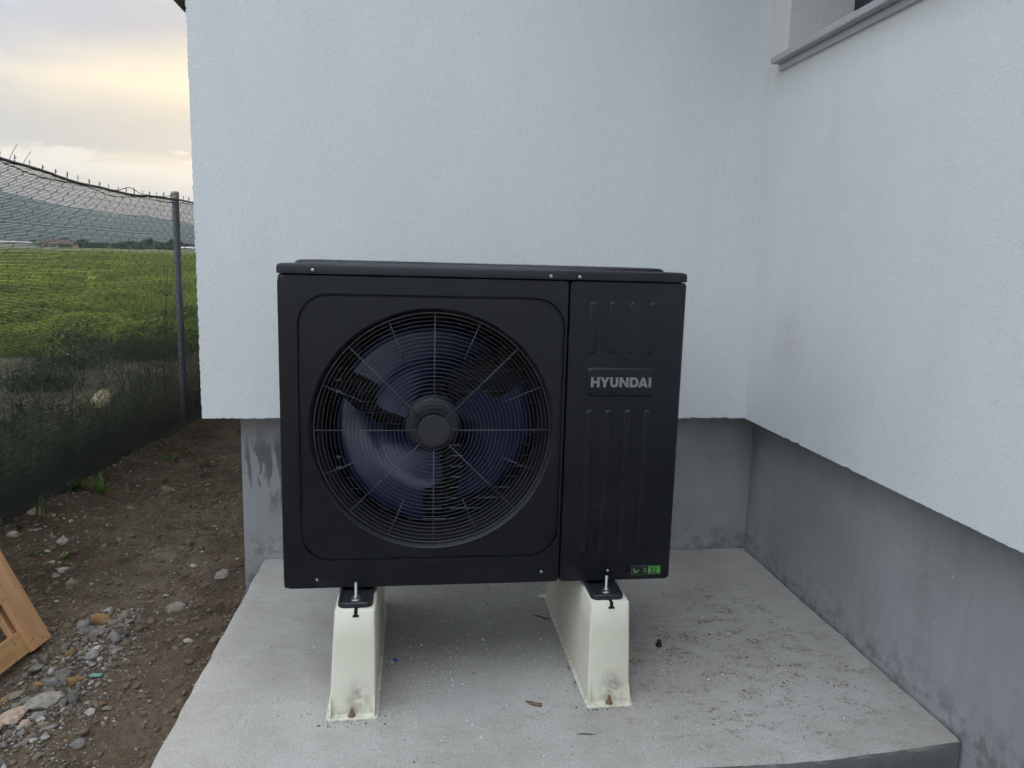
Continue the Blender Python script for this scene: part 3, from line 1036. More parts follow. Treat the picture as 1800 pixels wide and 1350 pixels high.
def arc(cx, cz, rx, rz, a0, a1, n=10):
    return [(cx + rx * math.cos(a0 + (a1 - a0) * i / n), cz + rz * math.sin(a0 + (a1 - a0) * i / n)) for i in range(n + 1)]


def strip(outer, inner):
    return [[outer[i], outer[i + 1], inner[i + 1], inner[i]] for i in range(len(outer) - 1)]


u_out = [(0, 1), (0, .38)] + arc(.41, .38, .41, .39, math.pi, 2 * math.pi) + [(.82, 1)]
u_in = [(.25, 1), (.25, .40)] + arc(.41, .40, .16, .18, math.pi, 2 * math.pi) + [(.57, 1)]
LET['U'] = (1.95, strip(u_out, u_in))
d_out = [(.25, 1), (.44, 1)] + arc(.44, .5, .46, .5, math.pi / 2, -math.pi / 2) + [(.25, 0)]
d_in = [(.25, .78), (.42, .78)] + arc(.42, .5, .22, .28, math.pi / 2, -math.pi / 2) + [(.25, .22)]
LET['D'] = (3.95, [[(0, 0), (.25, 0), (.25, 1), (0, 1)]] + strip(d_out, d_in))
LH, LX, LZ = 0.0282, 0.8465, 0.5760
for ch in 'HYUNDAI':
    xo, polys = LET[ch]
    mb = MB()
    for pi_, poly in enumerate(polys):
        e = 0.00003 * pi_
        mb.loops([[P(LX + (xo + x) * LH, -0.0034, LZ + z * LH) for x, z in poly], [P(LX + (xo + x) * LH, -0.0047 - e, LZ + z * LH) for x, z in poly]], True, False, True)
    mk('letter', mb, MS['letter'], lp)

# refrigerant label
lab = mk('refrigerant_label', MB().prism([(x, UB + z) for x, z in slot_poly(0.994, 1.082, 0.0175, 0.0430, 0.003, 3)], -0.0010, 0.0005), MS['lab_dark'], sp_)
lab['label'] = 'small dark and green R32 label'
mk('label_border', MB().prism([(x, UB + z) for x, z in slot_poly(0.9925, 1.0835, 0.0163, 0.0442, 0.004, 3)], -0.0006, 0.0005), MS['lab_grey'], lab)
mk('label_field', MB().prism([(x, UB + z) for x, z in slot_poly(1.044, 1.0795, 0.0195, 0.0410, 0.0025, 3)], -0.0013, -0.0004), MS['lab_green'], lab)


def outline(poly, w):
    n = len(poly)
    c = (sum(p[0] for p in poly) / n, sum(p[1] for p in poly) / n)
    inn = [(p[0] + (c[0] - p[0]) * w, p[1] + (c[1] - p[1]) * w) for p in poly]
    return [[poly[i], poly[(i + 1) % n], inn[(i + 1) % n], inn[i]] for i in range(n)]


mb = MB()
leaf1 = [(0.9995, 0.0375), (0.9985, 0.030), (1.0005, 0.0245), (1.0045, 0.0225), (1.0065, 0.027), (1.0045, 0.032)]
leaf2 = [(1.0052, 0.0225), (1.0105, 0.0235), (1.0140, 0.0270), (1.0158, 0.0325), (1.0110, 0.0300), (1.0072, 0.0270)]
for lf, w in ((leaf1, 0.38), (leaf2, 0.42)):
    for q in outline(lf, w):
        mb.add([P(x, -0.0014, z) for x, z in q], [(0, 1, 2, 3)])
mk('leaf_mark', mb, MS['lab_leaf'], lab)


def text_mesh(name, s, size, x, y, z, material, parent, off=0.0):
    cu = bpy.data.curves.new(name + '_c', 'FONT')
    cu.body = s
    cu.size = size
    cu.offset = off
    cu.extrude = 0.0
    ob = bpy.data.objects.new(name + '_tmp', cu)
    COL.objects.link(ob)
    dg = bpy.context.evaluated_depsgraph_get()
    me = bpy.data.meshes.new_from_object(ob.evaluated_get(dg))
    bpy.data.objects.remove(ob)
    off_ = rootloc(parent)
    for v in me.vertices:
        a, b = v.co.x, v.co.y
        v.co = Vector((x + a, y, UB + z + b)) - off_
    me.materials.clear()
    me.materials.append(material)
    o = bpy.data.objects.new(name, me)
    link(o, parent)
    return o


text_mesh('digit', '32', 0.0235, 1.0475, -0.0017, 0.0218, MS['lab_dark'], lab, 0.0006)
text_mesh('letter', 'R', 0.0225, 1.0275, -0.0017, 0.0222, MS['lab_grey'], lab, 0.0004)

# lid
mb = MB()
L = []
for ins, y0i, z in ((0.002, 0.001, 0.8715), (0.0, 0.0, 0.8725), (0.0, 0.0, 0.889), (0.0015, 0.0012, 0.8935), (0.0055, 0.005, 0.8965), (0.014, 0.012, 0.8980)):
    L.append([P(x, y, z) for x, y in slot_poly(-0.0015 + ins, UW + 0.0015 - ins, -0.004 + y0i, UD + 0.012 - ins, 0.016, 5)])
mb.loops(L, True, True, True)
lid = mk('lid', mb, MS['black'], hp, autosmooth=20)
mb = MB()
L = []
for ins, z in ((0.0, 0.8975), (0.004, 0.9045), (0.012, 0.9075), (0.03, 0.9080)):
    L.append([P(x, y, z) for x, y in slot_poly(0.035 + ins, UW - 0.045 - ins, 0.045 + ins, UD - 0.01 - ins, 0.03, 5)])
mb.loops(L, True, True, True)
mk('raised_top', mb, MS['black'], lid, autosmooth=40)

# casing: sides, back, floor, divider
mb = MB()
mb.box((0.0, 0.040, 0.0 + UB), (0.004, UD, UB + UH))
mb.box((UW - 0.004, 0.040, UB), (UW, UD, UB + UH))
mb.box((0.0041, 0.0405, UB), (UW - 0.0041, UD - .0005, UB + 0.004))
mb.box((0.0041, 0.0405, UB + UH - 0.002), (UW - 0.0041, UD, UB + UH + 0.002))
mb.box((0.79, UD - 0.005, UB + .0045), (UW - 0.0045, UD, UB + UH - .0025))
mk('casing', mb, MS['black'], hp)
mb = MB().box((0.775, 0.041, UB + 0.0045), (0.781, UD - 0.006, UB + UH - 0.0025))
mb.box((0.0045, 0.36, UB + 0.0045), (0.7745, 0.40, UB + UH - 0.0025))
coil = mk('coil', mb, MS['interior'], hp)
for k in range(22):
    z = 0.075 + k * 0.0355
    mb = MB().tube([P(0.125, 0.352, z), P(0.735, 0.352, z)], 0.0016, 5)
    t_ = mk('coil_tube', mb, MS['tube'], coil)
for k in range(22):
    z = 0.075 + k * 0.0355
    mk('hairpin_bend', MB().box(P(0.112, 0.338, z - 0.004), P(0.131, 0.352, z + 0.006), 0.0025), MS['bend'], coil)
# motor bracket behind the fan
mb = MB()
mb.box(P(0.372, 0.30, 0.03), P(0.382, 0.318, 0.86)).box(P(0.462, 0.30, 0.03), P(0.472, 0.318, 0.86))
mb.box(P(0.372, 0.296, 0.59), P(0.50, 0.2995, 0.64)).lathe(P(0.4095, 0.20, 0.45), (0, 1, 0), [(0.062, 0), (0.066, 0.004), (0.066, 0.10)], 28)
mk('motor_mount', mb, MS['interior'], hp)

# fan: three sickle blades and a hub
fan = mk('fan', MB().lathe((FC[0], 0.088, UB + FC[1]), (0, 1, 0), [(0.030, 0.003), (0.034, 0.0), (0.068, 0.0), (0.076, 0.003), (0.081, 0.010), (0.082, 0.018), (0.082, 0.095)], 48), MS['hub'], hp, autosmooth=50)
fan['label'] = 'grey fan hub behind the guard'


def blade(tip_deg):
    r0, r1 = 0.078, 0.288
    NR, NU = 22, 14
    front, back = [], []
    for i in range(NR):
        s = i / (NR - 1)
        r = r0 + (r1 - r0) * s
        lead = 41 * (1 - s) ** 1.35 + 4.0 * (s > 0.97)
        rr = [0.085, 0.15, 0.168, 0.176, 0.186, 0.195, 0.24, 0.27, 0.285]
        tt = [118, 116, 114, 107, 99, 97.5, 99, 101, 100]
        trail = np.interp(r, rr, tt)
        for j in range(NU):
            u = j / (NU - 1)
            a = math.radians(tip_deg + lead + (trail - lead) * u)
            y = 0.190 - 0.115 * u - 0.020 * math.sin(math.pi * u) + 0.012 * s * s
            if s > 0.90:
                y += 0.02 * (s - 0.90) / 0.10 * (1 - u * 0.4)
            p_ = (FC[0] + r * math.cos(a), y, UB + FC[1] + r * math.sin(a))
            front.append(p_)
            back.append((p_[0], p_[1] + 0.004, p_[2]))
    mb = MB()
    n_ = NR * NU
    V_ = front + back
    F_ = []
    for i in range(NR - 1):
        for j in range(NU - 1):
            a, b, c, d = i * NU + j, i * NU + j + 1, (i + 1) * NU + j + 1, (i + 1) * NU + j
            F_.append((a, b, c, d))
            F_.append((a + n_, d + n_, c + n_, b + n_))
    bd = [j for j in range(NU)] + [i * NU + NU - 1 for i in range(1, NR)] + [(NR - 1) * NU + j for j in range(NU - 2, -1, -1)] + [i * NU for i in range(NR - 2, 0, -1)]
    for q in range(len(bd)):
        a, b = bd[q], bd[(q + 1) % len(bd)]
        F_.append((a, a + n_, b + n_, b))
    return mb.add(V_, F_)


for td in (165, 45, -75):
    mk('blade', blade(td), MS['blade'], fan, autosmooth=45)

# wire guard
cap = MB().lathe((FC[0] + 0.0025, 0.004, UB + FC[1]), (0, -1, 0), [(0.0445, 0), (0.0447, 0.002), (0.0435, 0.0036), (0.040, 0.0040)], 56)
guard = mk('fan_guard', cap, MS['cap'], hp, autosmooth=30)
guard['label'] = 'round black wire fan guard with centre cap'


def gy(r):
    return 0.0075 + 0.006 * (r / 0.33) ** 2


def ring(r, y, w, n=112, m=6):
    L = []
    for i in range(n):
        t = 2 * math.pi * i / n
        L.append([(FC[0] + 0.0025 + (r + w * math.cos(q)) * math.cos(t), y + w * math.sin(q), UB + FC[1] + (r + w * math.cos(q)) * math.sin(t)) for q in [2 * math.pi * k / m for k in range(m)]])
    L.append(L[0])
    return MB().loops(L, True)


NRG = 26
for k in range(NRG):
    r = 0.0545 + k * (0.3245 - 0.0545) / (NRG - 1)
    mk('guard_ring', ring(r, gy(r), 0.00085 if k < NRG - 1 else 0.0019), MS['wire'], guard, smooth=True)
for k in range(16):
    a = math.radians(22.5 * k)
    ra, rb = (0.044, 0.327) if k % 2 == 0 else (0.212, 0.322)
    y = 0.0028
    pts = [(FC[0] + 0.0025 + r * math.cos(a), gy(r) + y, UB + FC[1] + r * math.sin(a)) for r in (ra, (ra + rb) / 2, rb)]
    mk('guard_spoke', MB().tube(pts, 0.0017 if k % 2 == 0 else 0.0013, 6), MS['spoke'], guard, smooth=True)


def screw(name, x, y, z, r, parent, recess=True):
    if recess:
        mk('screw_recess', MB().lathe(P(x, y + 0.0005, z), (0, -1, 0), [(r * 1.75, 0), (r * 1.7, 0.0009), (r * 1.55, 0.0009)], 20), MS['groove'], parent)
    mb = MB()
    mb.lathe(P(x, y, z), (0, -1, 0), [(r, 0.0005), (r, 0.0022), (r * 0.8, 0.0032), (r * 0.35, 0.0036)], 20)
    s_ = mk('screw', mb, MS['steel'], parent, autosmooth=40)
    return s_


for sx_, sz_ in ((0.093, 0.8815), (0.7235, 0.8800), (0.8025, 0.8800)):
    screw('screw', sx_, -0.004, sz_, 0.0046, lid)
for sx_, sz_ in ((0.0915, 0.027), (0.7245, 0.0335), (0.9215, 0.0315)):
    screw('screw', sx_, 0.0, sz_, 0.0042, hp, False)

# mounting feet of the unit with bolts
for bx, bxr in ((0.2010, 0.0465), (0.9045, 0.0470)):
    mb = MB()
    L = []
    for ins, z in ((0.0, -0.0205), (0.0, -0.0100), (0.0012, -0.0068), (0.004, -0.0052)):
        L.append([P(x, y, z) for x, y in slot_poly(bx - bxr + ins, bx + bxr - ins, -0.084 + ins, 0.49 - ins, 0.020, 6)])
    for ins, z in ((0.0075, -0.0052), (0.0095, -0.0095)):
        L.append([P(x, y, z) for x, y in slot_poly(bx - bxr + ins, bx + bxr - ins, -0.084 + ins, 0.49 - ins, 0.014, 6)])
    mb.loops(L, True, True, True)
    ft = mk('mounting_foot', mb, MS['rubber'], hp, autosmooth=40)
    mb = MB()
    mb.lathe(P(bx + 0.001, -0.052, -0.0095), (0, 0, 1), [(0.0150, 0), (0.0150, 0.0020), (0.0144, 0.0026)], 24)
    mk('washer', mb, MS['steel'], ft, autosmooth=40)
    mk('nut', MB().lathe(P(bx + 0.001, -0.052, -0.0068), (0, 0, 1), [(0.0092, 0), (0.0098, 0.0008), (0.0098, 0.0070), (0.0088, 0.0080)], 6), MS['steel'], ft)
    prof = [(0.0050, 0)]
    for q in range(14):
        prof += [(0.0050, q * 0.0026), (0.0042, q * 0.0026 + 0.0013)]
    prof += [(0.0048, 0.0364), (0.0036, 0.0385)]
    mk('bolt', MB().lathe(P(bx + 0.001, -0.052, 0.001), (0, 0, 1), prof, 14), MS['steel'], ft, autosmooth=40)

# ------------------------------------------------------------------ plastic stands
def stand(x0, x1, tx0, tx1, label, material):
    cx = (x0 + x1) / 2
    st = thing('floor_stand', label, 'floor stand', (cx, 0.2, 0.0), 'cream stands under the heat pump')
    H = UB - 0.0205
    yb0, yb1, yt0, yt1 = -0.142, 0.545, -0.100, 0.505
    mb = MB()
    L = []
    for s, ins, z in ((0, 0, 0.0045), (0, 0, 0.0065), (0.35, 0, 0.0065 + (H - 0.0065) * 0.35), (0.7, 0, 0.0065 + (H - 0.0065) * 0.7), (0.985, 0.0005, H - 0.0035), (1.0, 0.0035, H)):
        a0 = x0 + 0.0085 + (tx0 - x0 - 0.0085) * s + ins
        a1 = x1 - 0.0085 + (tx1 - x1 + 0.0085) * s - ins
        b0 = yb0 + (yt0 - yb0) * s + ins
        b1 = yb1 + (yt1 - yb1) * s - ins
        L.append([(x, y, z) for x, y in slot_poly(a0, a1, b0, b1, 0.0065, 3)])
    mb.loops(L, True, False, True)
    body = mk('body', mb, material, st, autosmooth=40)
    mb = MB()
    L = []
    for ins, z in ((0, 0.0), (0, 0.0045), (0.0012, 0.0058), (0.003, 0.0062)):
        L.append([(x, y, z) for x, y in slot_poly(x0 + ins, x1 - ins, -0.166 + ins, 0.565 - ins, 0.012, 4)])
    mb.loops(L, True, True, True)
    base = mk('base_flange', mb, material, st, autosmooth=40)
    for gx in (x0 + 0.0105, x1 - 0.0135):
        mk('gusset', MB().loops([[(gx, -0.163, 0.006), (gx, -0.137, 0.006), (gx, -0.128, 0.052), (gx, -0.138, 0.052)],
                                 [(gx + 0.003, -0.163, 0.006), (gx + 0.003, -0.137, 0.006), (gx + 0.003, -0.128, 0.052), (gx + 0.003, -0.138, 0.052)]], True, True, True), material, base)
    # T slot at the top edge
    tcx = (tx0 + tx1) / 2 + 0.003
    mb = MB().box((tcx - 0.0045, yt0 - 0.0022, H - 0.011), (tcx + 0.0045, yt0 + 0.035, H + 0.0012))
    mb.box((tcx - 0.0085, yt0 - 0.0034, H - 0.017), (tcx + 0.0085, yt0 + 0.006, H - 0.0112))
    mk('slot', mb, MS['pblack'], body)
    bxx = cx - 0.001
    mb = MB().lathe((bxx, -0.152, 0.0062), (0, 0, 1), [(0.0105, 0), (0.0105, 0.0018)], 18)
    mb.lathe((bxx, -0.152, 0.0081), (0, 0, 1), [(0.0078, 0), (0.0078, 0.0062), (0.0070, 0.0070)], 6)
    mb.lathe((bxx, -0.152, 0.0152), (0, 0, 1), [(0.0042, 0), (0.0042, 0.0125), (0.0032, 0.0140)], 12)
    an = mk('anchor_bolt', mb, MS['rust'], st)
    an['label'] = 'rusty anchor bolt at the foot of the stand'
    # dirt lying in the front pocket
    return st


stand(0.1275, 0.2665, 0.1470, 0.2560, 'left cream plastic stand with rusty bolt at its foot', MS['standL'])
stand(0.8345, 0.9715, 0.8500, 0.9630, 'right cream plastic stand with dark brown spot above its bolt', MS['standR'])

# ------------------------------------------------------------------ fence
def fx(y):
    return -1.41 - 0.078 * (4.09 - y)


def topz(y):
    return np.interp(y, [-0.6, 1.2, 1.9, 2.4, 3.0, 3.6, 4.09, 5.3, 6.9, 9.7], [1.62, 1.70, 1.635, 1.600, 1.578, 1.588, 1.610, 1.575, 1.61, 1.60])


fence = thing('fence', 'wire mesh fence covered with dark green shade net', 'fence', (fx(4.09), 4.09, -0.13))
for py in (1.25, 4.09, 6.9, 9.7):
    x = fx(py) - 0.02
    zt = 1.655 if py == 4.09 else float(topz(py)) + 0.05
    zb = float(g(x, py)) - 0.3
    mb = MB().lathe((x, py, 0), (0, 0, 1), [(0.026, zb), (0.026, zt), (0.0255, zt + 0.0005)], 18)
    po = mk('post', mb, MS['galv'], fence, autosmooth=40)
    mk('post_cap', MB().lathe((x, py, zt), (0, 0, 1), [(0.029, -0.035), (0.029, 0.006), (0.022, 0.012)], 18), MS['st_white'] if py == 4.09 else MS['galv'], po, autosmooth=40)

FY0, FY1 = 0.2, 9.6


def wob(y, z):
    return 0.012 * fbm(np.asarray(y), np.asarray(z), 1.7, 61, 2)


def fpt(y, z, off=0.0):
    return (float(fx(y) + wob(y, z) + off), float(y), float(z))


# top cable
mb = MB()
yy = np.arange(FY0, FY1, 0.05)
mb.tube([(fx(y) + wob(y, 1.6) + 0.006, y, topz(y) + 0.004 * math.sin(y * 9)) for y in yy], 0.0085, 6)
# bunched net hem and a loose wire wandering along the cable
mb.tube([(fx(y) + wob(y, 1.6) - 0.008, y, topz(y) - 0.018 + 0.010 * math.sin(y * 7.3 + 1)) for y in yy], 0.0035, 5)
mb.tube([(fx(y) + 0.01, y, topz(y) + 0.010 + 0.028 * max(0, math.sin(y * 8.2)) ** 2) for y in np.arange(3.0, 4.05, 0.02)], 0.0028, 5)
mk('top_cable', mb, MS['cable'], fence, smooth=True)
# bottom tension wire
mk('bottom_wire', MB().tube([(fx(y) + 0.012, y, -0.045 + 0.012 * math.sin(y * 3.1)) for y in yy], 0.003, 5), MS['cable'], fence, smooth=True)

# chain link: zigzag wires with twisted tips
pit, half = 0.060, 0.036
wy = np.arange(FY0, FY1 - 0.1, pit / 2)
SEG_V, SEG_F = [], []


def seg(a, b, w):
    """square rod"""
    a = np.array(a)
    b = np.array(b)
    d = b - a
    d /= np.linalg.norm(d)
    s = np.cross(d, (1, 0, 0))
    s /= np.linalg.norm(s)
    t_ = np.cross(d, s)
    o = len(SEG_V)
    for p in (a, b):
        for q in ((1, 0), (0, 1), (-1, 0), (0, -1)):
            SEG_V.append(p + (s * q[0] + t_ * q[1]) * w)
    for i in range(4):
        j = (i + 1) % 4
        SEG_F.append((o + i, o + j, o + 4 + j, o + 4 + i))


for c in range(int((FY1 - FY0) / pit)):
    y0 = FY0 + c * pit
    zt = float(topz(y0)) - 0.004
    kmax = int((zt + 0.08) / half)
    pts = []
    for k in range(kmax + 1):
        z = zt - k * half
        s = 1 if (k + c) % 2 == 0 else -1
        yy_ = y0 + s * pit * 0.5 + 0.010 * float(vnoise(c * 0.7, z * 6, 5))
        xx_ = fx(yy_) + float(wob(yy_, z)) + 0.002 * s
        pts += [(xx_, yy_, z + 0.006), (xx_, yy_, z - 0.006)]
    for a, b in zip(pts[:-1], pts[1:]):
        # flattened middle where wires hook makes the cells look six-sided
        seg(a, b, 0.0010)
    tip = pts[0]
    hgt = 0.030 + 0.012 * random.random()
    if random.random() < 0.85:
        ly = random.uniform(-0.006, 0.006)
        seg(tip, (tip[0], tip[1] + ly, tip[2] + hgt), 0.0016)
        seg((tip[0], tip[1] + ly, tip[2] + hgt * 0.55), (tip[0] + 0.004, tip[1] + ly - 0.010, tip[2] + hgt * 0.9), 0.0012)
        seg((tip[0], tip[1] + ly, tip[2] + hgt * 0.55), (tip[0] + 0.004, tip[1] + ly + 0.009, tip[2] + hgt * 0.75), 0.0012)
for y0, hh, ln in ((1.99, 0.085, 0.05), (2.10, 0.075, 0.055)):
    b0 = (fx(y0), y0, float(topz(y0)))
    pr = b0
    for q in range(1, 6):
        t_ = q / 5
        nx_ = (b0[0] + 0.004 * q, b0[1] + ln * t_ ** 1.4, b0[2] + hh * t_)
        seg(pr, nx_, 0.0015)
        pr = nx_
cl = np_mesh('wire_mesh', np.array(SEG_V) - np.array(fence.location), np.array(SEG_F), MS['link'], parent=fence)


# shade net: flat woven tapes, horizontal and vertical
def net_layer(zlo, zhi_fn, pitch, width, off, amp, seed, hole=None, y0=FY0, y1=FY1 - 0.1):
    ycs = np.arange(y0, y1, 0.045)
    V_, F_ = [], []
    n_ = int((1.72 - zlo) / pitch)
    base = 0
    for k in range(n_):
        z = zlo + k * pitch
        zj = z + 0.006 * fbm(ycs, ycs * 0 + z, 2.5, seed, 2) + 0.0015 * (RNG.random() - 0.5)
        xw = fx(ycs) + wob(ycs, zj) + off + amp * fbm(ycs, zj, 2.2, seed + 3, 3)
        wd_ = width * (1.0 + 0.45 * (1 - sstep(0.2, 1.25, zj)) + 0.32 * (1 - sstep(0.0, 0.32, zj + 0.16 * fbm(ycs, zj, 1.6, 45, 3))))
        lo = np.stack([xw, ycs, zj - wd_ / 2], -1)
        hi = np.stack([xw + 0.0004, ycs, zj + wd_ / 2], -1)
        m_ = len(ycs)
        ok = zj < zhi_fn(ycs)
        if hole is not None:
            for (hy, hz, ry, rz) in hole:
                ok &= ((ycs - hy) / ry) ** 2 + ((zj - hz) / rz) ** 2 > 1
        i = np.arange(m_ - 1)
        keep = ok[:-1] & ok[1:]
        i = i[keep]
        V_.append(np.concatenate([lo, hi]))
        F_.append(np.stack([i, i + 1, i + 1 + m_, i + m_], -1) + base)
        base += 2 * m_
    # vertical threads
    zs_ = np.arange(zlo, 1.74, 0.06)
    for yv in np.arange(y0, y1, 0.013):
        yv_ = yv + 0.006 * fbm(zs_, zs_ * 0 + yv, 3, seed + 9, 2)
        xw = fx(yv_) + wob(yv_, zs_) + off + amp * fbm(yv_, zs_, 2.2, seed + 3, 3) + 0.0006
        a = np.stack([xw, yv_ - 0.0004, zs_], -1)
        b = np.stack([xw, yv_ + 0.0004, zs_], -1)
        m_ = len(zs_)
        ok = zs_ < zhi_fn(yv_)
        if hole is not None:
            for (hy, hz, ry, rz) in hole:
                ok &= ((yv_ - hy) / ry) ** 2 + ((zs_ - hz) / rz) ** 2 > 1
        i = np.arange(m_ - 1)
        i = i[ok[:-1] & ok[1:]]
        V_.append(np.concatenate([a, b]))
        F_.append(np.stack([i, i + 1, i + 1 + m_, i + m_], -1) + base)
        base += 2 * m_
    return np.concatenate(V_), np.concatenate(F_)


V, F = net_layer(-0.15, lambda y: topz(y) - 0.002, 0.0068, 0.0035, 0.014, 0.010, 71, hole=[(2.72, 0.34, 0.10, 0.05), (2.66, 1.06, 0.03, 0.012)])
net = np_mesh('shade_net', V - np.array(fence.location), F, MS['net'], parent=fence)
net['label'] = 'dark green woven shade net'
# ------------------------------------------------------------------ pallet frame leaning on the fence
C0 = Vector((-0.894, 0.609, -0.12))
ax_a = Vector((-0.44404522, 0.06727958, 0.89347485)).normalized()
ax_b = Vector((-0.14980538, -0.9887155, 0.0)).normalized()
ax_n = ax_a.cross(ax_b).normalized()
pal = bpy.data.objects.new('wooden_frame', None)
pal.empty_display_size = 0.1
link(pal, None)
tag(pal, 'pine board frame leaning towards the fence above the gravel', 'wooden frame')
PM = Matrix((ax_n, ax_b, ax_a)).transposed().to_4x4()     # local x = out of the frame, y = along the foot, z = up the stile
PM.translation = C0
pal.matrix_world = PM


def board(name, a, b, material, bev=0.0025):
    mb = MB().box(a, b, bev)
    me = bpy.data.meshes.new(name)
    me.from_pydata(mb.v, [], mb.f)
    bm = bmesh.new()
    bm.from_mesh(me)
    bmesh.ops.recalc_face_normals(bm, faces=bm.faces)
    bm.to_mesh(me)
    bm.free()
    me.materials.append(material)
    o = bpy.data.objects.new(name, me)
    link(o, pal)
    return o


board('stile', (-0.020, 0.0, 0.0), (0.0, 0.097, 1.38), MS['woodA'])
board('stile', (-0.020, 0.86, 0.0), (0.0, 0.957, 1.38), MS['woodA'])
for z in (0.0, 0.188, 0.42, 0.65, 0.88, 1.11, 1.30):
    board('rail', (-0.044, 0.004, z + 0.002), (-0.0205, 0.95, z + 0.080), MS['woodB'])
for y in (0.003, 0.863):
    board('back_stile', (-0.066, y, 0.003), (-0.0445, y + 0.09, 1.37), MS['woodA'])

# ------------------------------------------------------------------ stones
def stone_mesh(name, seed, sub=2, flat=0.6, angular=0.5):
    bm = bmesh.new()
    bmesh.ops.create_icosphere(bm, subdivisions=sub, radius=0.5)
    rr = random.Random(seed)
    off = Vector((rr.uniform(-9, 9), rr.uniform(-9, 9), rr.uniform(-9, 9)))
    from mathutils import noise as mn
    planes = []
    for _ in range(5):
        d = Vector((rr.gauss(0, 1), rr.gauss(0, 1), rr.gauss(0, 1))).normalized()
        planes.append((d, rr.uniform(0.30, 0.44)))
    for v in bm.verts:
        v.co *= 1 + 0.36 * mn.noise(v.co * 2.4 + off) + 0.16 * mn.noise(v.co * 6 + off)
        if angular > 0:
            for d, h in planes:
                e = v.co.dot(d) - h
                if e > 0:
                    v.co -= d * e * angular
        v.co.z *= flat
    me = bpy.data.meshes.new(name)
    bm.to_mesh(me)
    bm.free()
    me.polygons.foreach_set('use_smooth', [True] * len(me.polygons))
    me.set_sharp_from_angle(angle=math.radians(26))
    return me


SM_BIG = [stone_mesh('stone_shape', 100 + i, 3, random.choice((0.5, 0.6, 0.7)), 0.9) for i in range(8)]
SM_FLAT = [stone_mesh('flat_stone_shape', 140 + i, 3, 0.32, 1.0) for i in range(4)]
SM_SMALL = [stone_mesh('pebble_shape', 200 + i, 2, random.choice((0.5, 0.62, 0.75)), random.choice((0.3, 0.9, 1.0))) for i in range(10)]
for me in SM_BIG + SM_FLAT + SM_SMALL:
    me.materials.append(MS['st_grey'])


def put_stone(name, me, x, y, size, aspect, rot, material, label, cat, group=None, sink=0.25, tilt=0.15):
    o = bpy.data.objects.new(name, me)
    link(o, None)
    zs = size * 0.5 * 0.55
    o.location = (x, y, float(g(x, y)) + zs * (1 - 2 * sink))
    o.rotation_euler = (random.uniform(-tilt, tilt), random.uniform(-tilt, tilt), rot)
    o.scale = (size, size * aspect, size * random.uniform(0.8, 1.1))
    o.material_slots[0].link = 'OBJECT'
    o.material_slots[0].material = material
    return tag(o, label, cat, group)


